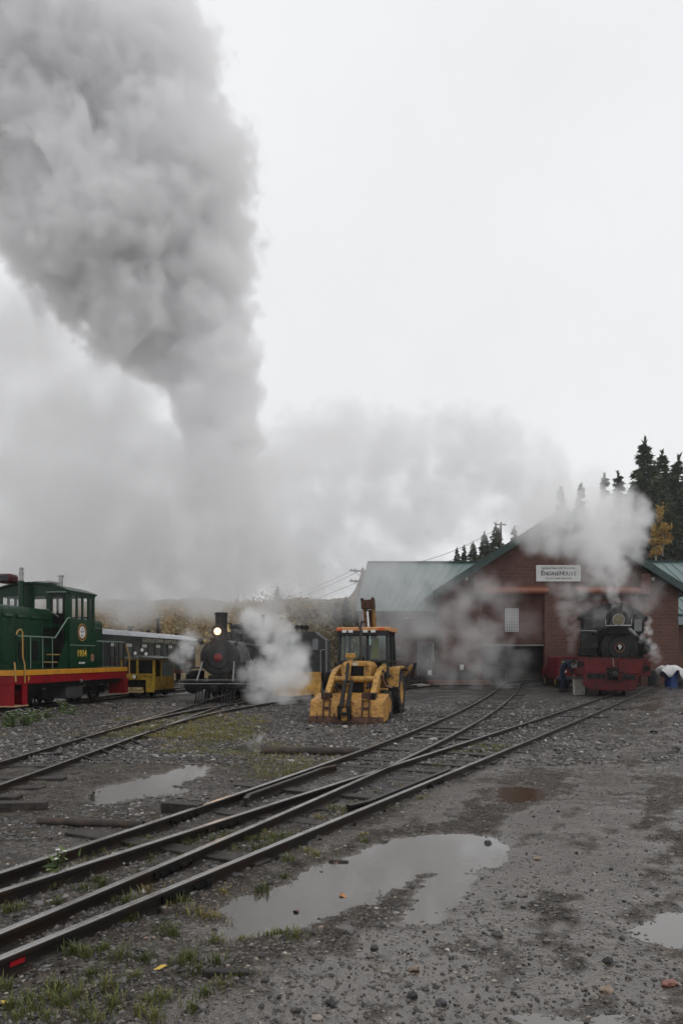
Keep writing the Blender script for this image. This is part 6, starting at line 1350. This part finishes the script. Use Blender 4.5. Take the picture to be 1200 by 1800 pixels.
def stones(name, XY, S_, mt, lab, sink=.35, tone=None):
    n = len(XY); z = ground_z(XY[:,0].copy(), XY[:,1].copy())
    v = ICO_V[None]*(1+nr.normal(size=(n,12,1))*.20); v = v*S_[:,None,None]*.5*np.stack([nr.uniform(.75,1.35,n), nr.uniform(.6,1.0,n), nr.uniform(.45,.85,n)], 1)[:,None,:]
    a = nr.uniform(0, 6.28, n); ca, sa = np.cos(a)[:,None], np.sin(a)[:,None]
    x = v[:,:,0]*ca-v[:,:,1]*sa; y = v[:,:,0]*sa+v[:,:,1]*ca
    P = np.stack([x+XY[:,0:1], y+XY[:,1:2], v[:,:,2]+(z+S_*(.30-sink))[:,None]], -1).reshape(-1, 3)
    f = (ICO_F[None]+12*np.arange(n)[:,None,None]).reshape(-1, 3); me = npmesh(name, P, f, mt)
    at = me.attributes.new('tone', 'FLOAT', 'POINT'); at.data.foreach_set('value', np.repeat(nr.random(n) if tone is None else tone, 12).astype(np.float32))
    return tag(link(name, me), lab, 'stones', kind='stuff')
def in_pud(X, Y, grow=0.0):
    k = np.zeros(X.shape, bool)
    for P, _, _ in PUD: k |= poly_sd(X, Y, P) < grow
    return k
def spread(n, y0, y1, pw=1.0):
    """ground points spread evenly over the picture rows y0..y1 (denser near the viewer in metres)"""
    py = y0+(y1-y0)*nr.random(n)**pw; D = EYE*FPX/(py-HY); X = (nr.uniform(-80, 1280, n)-600)/FPX*D
    return np.stack([X, D], 1)
XY = np.concatenate([spread(24000, 1300, 1860), spread(12000, 1262, 1420)]); keep = ~in_pud(XY[:,0], XY[:,1], -.05)
wm_ = wet_mask(XY[:,0], XY[:,1]); keep &= nr.random(len(XY)) > wm_*.45; XY = XY[keep]
tone = np.clip(nr.random(len(XY))*.9+.1*nr.random(len(XY)), 0, 1)
stones('gravel', XY, nr.lognormal(-4.05, .45, len(XY)), stone_mat('loose_gravel', (0,(.016,.015,.015)), (.35,(.055,.05,.047)), (.6,(.12,.104,.09)), (.8,(.085,.085,.09)), (.93,(.24,.205,.17)), (1,(.42,.37,.32))), 'loose wet gravel stones strewn all over the yard', tone=tone)
XY = spread(26000, 1232, 1345, 1.15); d_ = XY[:,0]-track_x(XY[:,1]); keep = (XY[:,1] < 40)&(nr.random(len(XY)) < np.where(d_ < 0, 1, .55-.5*wet_mask(XY[:,0], XY[:,1])))&~in_pud(XY[:,0], XY[:,1], 0)
XY = XY[keep]; stones('gravel', XY, nr.lognormal(-3.05, .40, len(XY))*(.7+XY[:,1]*.02), stone_mat('far_gravel', (0,(.012,.012,.012)), (.45,(.05,.046,.045)), (.75,(.10,.094,.09)), (.92,(.19,.175,.16)), (1,(.34,.31,.29))), 'coarse dark gravel covering the yard farther off', sink=.25)
XY = spread(900, 1330, 1830, .9); k_ = (XY[:,0] > track_x(XY[:,1])-.2)|(nr.random(len(XY)) < .35); XY = XY[k_ & ~in_pud(XY[:,0], XY[:,1], -.25)]
stones('dark_pebbles', XY, nr.lognormal(-4.0, .38, len(XY)), stone_mat('dark_pebbles', (0,(.010,.010,.011)), (.6,(.03,.028,.028)), (.9,(.09,.07,.06)), (1,(.22,.17,.13))), 'larger dark wet pebbles scattered over the muddy ground', sink=.2)
# ballast between and beside the rails
ys = nr.uniform(4.2, 15, 7000); o_ = nr.uniform(-.2, 3.0, 7000); XY = np.stack([track_x(ys)-o_/TC, ys], 1); XY = XY[nr.random(len(XY)) < np.clip(9/XY[:,1], .3, 1)]
stones('ballast', XY, nr.lognormal(-3.3, .35, len(XY)), stone_mat('ballast_stone', (0,(.012,.012,.013)), (.5,(.05,.047,.047)), (.8,(.10,.095,.093)), (.95,(.2,.19,.18)), (1,(.38,.35,.32))), 'angular dark ballast stones between the rails')
# single rocks one can point at
def rock(px, py, s, mt, lab, seed):
    s *= .6
    p = G(px, py); r = np.random.default_rng(seed); import bmesh
    b = bmesh.new(); bmesh.ops.create_icosphere(b, subdivisions=3, radius=1)
    for v_ in b.verts:
        c = v_.co; n = vnoise(np.array([c.x*1.6+seed*3+9]), np.array([c.y*1.6+c.z*1.3+7]), seed)[0]+.4*vnoise(np.array([c.x*4+9]), np.array([c.y*4+c.z*3+7]), seed+3)[0]
        v_.co = c*(.62+.55*n); v_.co.x *= s*.5*r.uniform(1,1); v_.co.y *= s*.42; v_.co.z *= s*(.22 if mt in ('tanstone','pinkstone') else .34)
    me = bpy.data.meshes.new('rock'); b.to_mesh(me); b.free(); me.materials.append(M[mt])
    o = link('rock', me); o.location = (p.x, p.y, gz(p.x, p.y)+s*.10); o.rotation_euler = (r.uniform(-.3,.3), r.uniform(-.3,.3), r.uniform(0,6)); tag(o, lab, 'rock', 'single rocks in the yard')
M['darkstone'] = mat('dark_wet_stone', (.02,.02,.021), .3, 0, (.045,.04,.038), 14, .5, bump=.5, bscale=35)
for a in ((566,1530,.11,'darkstone','dark rock standing in the large puddle near its left end'), (474,1553,.09,'darkstone','black rock on the bank left of the large puddle'), (857,1480,.14,'darkstone','largest dark rock at the right tip of the large puddle'), (944,1509,.10,'tanstone','pale tan rock right of the large puddle'),
          (753,1518,.06,'darkstone','small black stone in the right part of the large puddle'), (830,1512,.06,'darkstone','small black stone on the shore at the right end of the large puddle'), (1068,1690,.10,'darkstone','dark brown rock in the open mud at lower right'), (1174,1730,.14,'pinkstone','flat pink stone near the right-hand edge'),
          (1066,1741,.11,'tanstone','flat pale stone left of the pink one'), (582,1765,.09,'darkstone','black rock near the middle of the bottom edge'), (349,1694,.09,'darkstone','black rock in grass below the nearest rail'), (725,1750,.11,'darkstone','blackish rock in the mud below the large puddle'),
          (776,1762,.10,'greystone','grey blue rock near the bottom right of centre'), (658,1668,.08,'darkstone','black stone alone in the gravel below the large puddle'), (935,1590,.07,'darkstone','little black rock right of the puddle arm'), (727,1705,.10,'tanstone','orange tan stone in the muddy rut'), (307,1658,.05,'tanstone','cream pebble beside the grass tufts'), (257,1655,.05,'tanstone','tan pebble close under the nearest rail')):
    rock(*a, seed=int(a[0]))
# grass and weeds: blades
M['grassblade'] = leafmat('wet_grass', (.045,.06,.012), (.10,.115,.025), (.24,.19,.07))
def tufts(name, C, per, hgt, spread_, tone, lab, mt='grassblade'):
    n = len(C)*per; k = np.repeat(np.arange(len(C)), per); a = nr.uniform(0, 6.28, n); r = np.abs(nr.normal(size=n))*spread_[k]
    x = C[k,0]+r*np.cos(a); y = C[k,1]+r*np.sin(a); z = ground_z(x.copy(), y.copy())-.004
    h = hgt[k]*nr.uniform(.4,1.15,n); ln = nr.uniform(.15,.75,n)*h; b = a+nr.normal(size=n)*.9; w = nr.uniform(.0014,.003,n)+.00018*C[k,1]
    d = np.stack([np.cos(b), np.sin(b), np.zeros(n)], 1); e = np.stack([-np.sin(b), np.cos(b), np.zeros(n)], 1); B = np.stack([x,y,z], 1); up = np.array([0,0,1.])
    m1 = B+d*(ln*.30)[:,None]+up*(h*.6)[:,None]; tip = B+d*ln[:,None]+up*(h*nr.uniform(.75,1,n))[:,None]
    v = np.stack([B-e*w[:,None], B+e*w[:,None], m1+e*w[:,None]*.8, m1-e*w[:,None]*.8, tip], 1).reshape(-1,3)
    i = 5*np.arange(n)[:,None]; f = np.concatenate([i+np.array([[0,1,2]]), i+np.array([[0,2,3]]), i+np.array([[3,2,4]])])
    me = npmesh(name, v, f, M[mt]); at = me.attributes.new('tone', 'FLOAT', 'POINT'); at.data.foreach_set('value', np.repeat(np.clip(tone[k]+nr.normal(size=n)*.12, 0, 1), 5).astype(np.float32))
    return tag(link(name, me), lab, 'grass', kind='stuff')
def pxs(L_): return np.array([tuple(G(*p)[:2]) for p in L_])
gr = [(310,1580),(300,1586),(320,1588),(292,1640),(305,1648),(212,1690),(255,1692),(325,1685),(290,1755),(95,1755),(110,1770),(150,1785),(330,1690),(240,1720),(100,1740),(50,1760),(30,1790),(250,1780),(270,1790),(60,1780),(140,1750),(360,1745),(385,1735),(200,1770),(150,1685),(130,1680),(180,1675),(430,1648),(505,1515),(460,1562),(470,1640),(490,1645),(520,1650),(320,1700),(345,1715),(380,1700),(10,1740),(20,1770),(80,1795),(230,1620),(215,1625),(378,1655),(40,1640),(20,1650),(90,1560),(170,1550),(180,1558),(150,1565),(220,1590),(100,1590),(10,1605),(30,1600),(640,1480),(500,1540),(170,1795),(260,1760),(340,1770),(420,1720),(160,1720),(185,1740)]
C = pxs(gr); n = len(C); tufts('grass', C, 60, nr.uniform(.035,.085,n), nr.uniform(.025,.06,n), nr.uniform(.05,.7,n), 'small tufts of wet green grass growing along the nearest rail')
dry = [(360,1610),(385,1612),(345,1605),(260,1570),(700,1410),(740,1405),(640,1470),(540,1500),(560,1505),(680,1420),(560,1440),(620,1430),(480,1490),(530,1470),(300,1590),(395,1570)]
C = pxs(dry); n = len(C); tufts('dry_grass', C, 60, nr.uniform(.035,.07,n), nr.uniform(.05,.11,n), nr.uniform(.75,1.0,n), 'low straw-coloured grass along the rails')
# grassy ground left of the tracks: many small patches where a noise says so
py = nr.uniform(1290, 1520, 5200); D = EYE*FPX/(py-HY); X = (nr.uniform(-40, 640, 5200)-600)/FPX*D
k_ = (X < track_x(D)-2.2)&(X > -40)&(fbm(X*.45+2, D*.45, 4, 91)-.006*np.maximum(0, D-8) > .545)&~in_pud(X, D, -.05)&~((np.abs(X+4.45) < .5)&(nr.random(5200) < .5)); C = np.stack([X, D], 1)[k_][:1700]
n = len(C); tn = np.clip(fbm(C[:,0]*.5+9, C[:,1]*.5, 3, 95)*2.0-.2+nr.normal(size=n)*.12, .15, 1); tufts('grass', C, 14, nr.uniform(.03,.09,n), nr.uniform(.08,.22,n), tn, 'thin mixed green and straw grass on the gravel left of the tracks')
py = nr.uniform(1258, 1300, 900); D = EYE*FPX/(py-HY); X = (nr.uniform(-40, 470, 900)-600)/FPX*D; k_ = fbm(X*.35+2, D*.35, 4, 97) > .53; C = np.stack([X, D], 1)[k_]; n = len(C)
tufts('dry_grass', C, 26, nr.uniform(.05,.11,n), nr.uniform(.1,.25,n), nr.uniform(.5,1,n), 'straw grass strip between the left-hand tracks')
ys = nr.uniform(4.2, 14, 700); o_ = nr.uniform(.05, 1.3, 700); X = track_x(ys)-o_/TC; k_ = fbm(X*1.1, ys*1.1, 3, 99) > .57; C = np.stack([X, ys], 1)[k_]; n = len(C)
tufts('grass', C, 24, nr.uniform(.03,.08,n), nr.uniform(.03,.08,n), nr.uniform(.1,.8,n), 'sparse weeds and grass between the crossing rails')
# flowering weeds beside the diesel and by the rail
M['weedleaf'] = leafmat('weed_leaves', (.03,.055,.015), (.06,.10,.025), (.11,.15,.04)); M['petal'] = mat('white_petals', (.75,.75,.72), .6); M['stem'] = mat('weed_stem', (.07,.09,.03), .7)
def weed(px, py, h, w, nf, lab, seed, d=None):
    p = G(px, py); r = np.random.default_rng(seed); z = gz(p.x, p.y); t = thing('flowering_weed', lab, 'plant', (p.x, p.y, z), group='white-flowered weeds')
    st = MB(); fl = MB(); LP = []; 
    for k in range(nf):
        a = r.uniform(0, 6.28); q = abs(r.normal())*w*.5; hh = h*r.uniform(.55,1.05); e = Vector((q*math.cos(a), q*math.sin(a), hh)); m_ = Vector((e.x*.5, e.y*.5, hh*.6)); st.tube([(e.x*.3, e.y*.3, -.01), m_, e], .0025+.00012*p.y, 4)
        for j in range(9): s = r.random(); LP.append(Vector((e.x*.3,e.y*.3,0)).lerp(e, s*.9)+Vector(r.normal(size=3))*.03*(1+w))
        fr_ = .010+.0009*p.y
        for j in range(6): b_ = 6.28*j/6; fl.add([e, e+Vector((math.cos(b_-.4)*fr_, math.sin(b_-.4)*fr_, .003)), e+Vector((math.cos(b_)*fr_*1.3, math.sin(b_)*fr_*1.3, 0)), e+Vector((math.cos(b_+.4)*fr_, math.sin(b_+.4)*fr_, .003))], [(0,1,2,3)])
    st.build('stems', M['stem'], t); fl.build('blossoms', M['petal'], t, smooth=False)
    LP = np.array([tuple(q) for q in LP]); link('foliage', leaves('foliage', LP, r.uniform(.03,.09,len(LP))*(1+.02*p.y), M['weedleaf'], r.random(len(LP)), .5), t)
for a in ((18,1278,.42,.45,26,'white-flowered weed clump at the left edge in front of the diesel'), (46,1275,.40,.4,24,'white-flowered weed clump second from the left below the diesel steps'), (62,1268,.30,.35,14,'smaller flowering clump beside the pair of larger ones'), (84,1262,.22,.4,10,'low green weed with few flowers under the diesel sill'), (113,1256,.42,.4,16,'tall flowering weed below the diesel fuel tank'), (126,1258,.26,.3,8,'little flowering weed right of the tall one')): weed(*a, seed=int(a[0]))
weed(100,1548,.26,.12,5,'single white-flowered weed growing between the near rails',77)
for px, py, lab, c in ((86,1670,'yellow leaf lying beside the red paint mark','golden'),(283,1708,'long pale yellow leaf on wet mud','golden'),(10,1764,'small yellow leaf at the lower left edge','golden'),(603,1572,'orange leaf at the left rim of the large puddle','orange'),(520,1598,'brown leaf floating in the large puddle','brown'),(190,1622,'rusty brown leaf under the nearest rail','orange'),(590,1514,'dark leaf floating near the far shore of the large puddle','brown')):
    p = G(px, py); z = max(gz(p.x, p.y)+.004, -.016); mt = {'golden': mat('yellow_leaf', (.55,.38,.08), .5), 'orange': mat('orange_leaf', (.42,.17,.06), .5), 'brown': mat('brown_leaf', (.10,.05,.035), .4)}[c]
    b = MB(); n = 9
    for k in range(n): t_ = k/(n-1); w_ = .022*math.sin(math.pi*t_)**.8*(1-.3*t_)+.001; b.v += [(t_*.075-.037, -w_, .006*math.sin(t_*5)+.004), (t_*.075-.037, 0, .001*math.sin(t_*4)), (t_*.075-.037, w_, .008*math.sin(t_*4+1)+.004)]
    for k in range(n-1): b.f += [(3*k,3*k+1,3*k+4,3*k+3),(3*k+1,3*k+2,3*k+5,3*k+4)]
    o = b.build('fallen_leaf', mt); o.location = (p.x, p.y, z); o.rotation_euler = (0,0,rng.uniform(0,6)); tag(o, lab, 'leaf', 'fallen leaves')
# pipes, sticks, stray timbers
def pipe(a, b_, dia, lab, mt):
    p0, p1 = G(*a), G(*b_); t = (p1-p0).normalized(); L_ = (p1-p0).length; r = dia/2
    o = MB().lathe([(r*.86,.25),(r*.86,.0),(r,.0),(r,L_),(r*.86,L_),(r*.86,L_-.25)], (0,0,0), t, 24).build('steel_pipe', mt)
    o.location = (p0.x, p0.y, r*.62+gz(p0.x,p0.y)*.5); tag(o, lab, 'pipe', 'pipes lying on the gravel')
M['pipe'] = mat('dark_rusty_pipe', (.035,.03,.028), .55, .3, (.08,.055,.04), 6, .5, bump=.2)
pipe((460,1326),(632,1327),.15,'long dark pipe lying left of the tracks behind the switch',M['pipe']); pipe((68,1450),(252,1457),.085,'thin dark pipe half buried in gravel left of the near rails',M['pipe'])
def stick(px, py, L_, w, h, a, lab, name='timber_scrap'):
    p = G(px, py); o = MB().box(-L_/2, L_/2, -w/2, w/2, -h*.3, h*.7).build(name, M['tie'], bevel=.006); o.location = (p.x, p.y, gz(p.x, p.y)); o.rotation_euler = (0,.02,a); tag(o, lab, 'timber', 'stray timbers')
stick(398,1719,.23,.05,.035,.05,'short black board lying on wet mud at the bottom'); stick(595,1512,.16,.03,.03,-.1,'black stick on the far shore of the large puddle'); stick(22,1425,.7,.16,.12,.2,'dark sleeper end sticking out at the left edge'); stick(320,1432,.42,.15,.16,-.25,'stubby round-ended timber beside the far near-track rail')
stick(640,1420,.5,.06,.05,.5,'loose dark bar lying against the guard rail')
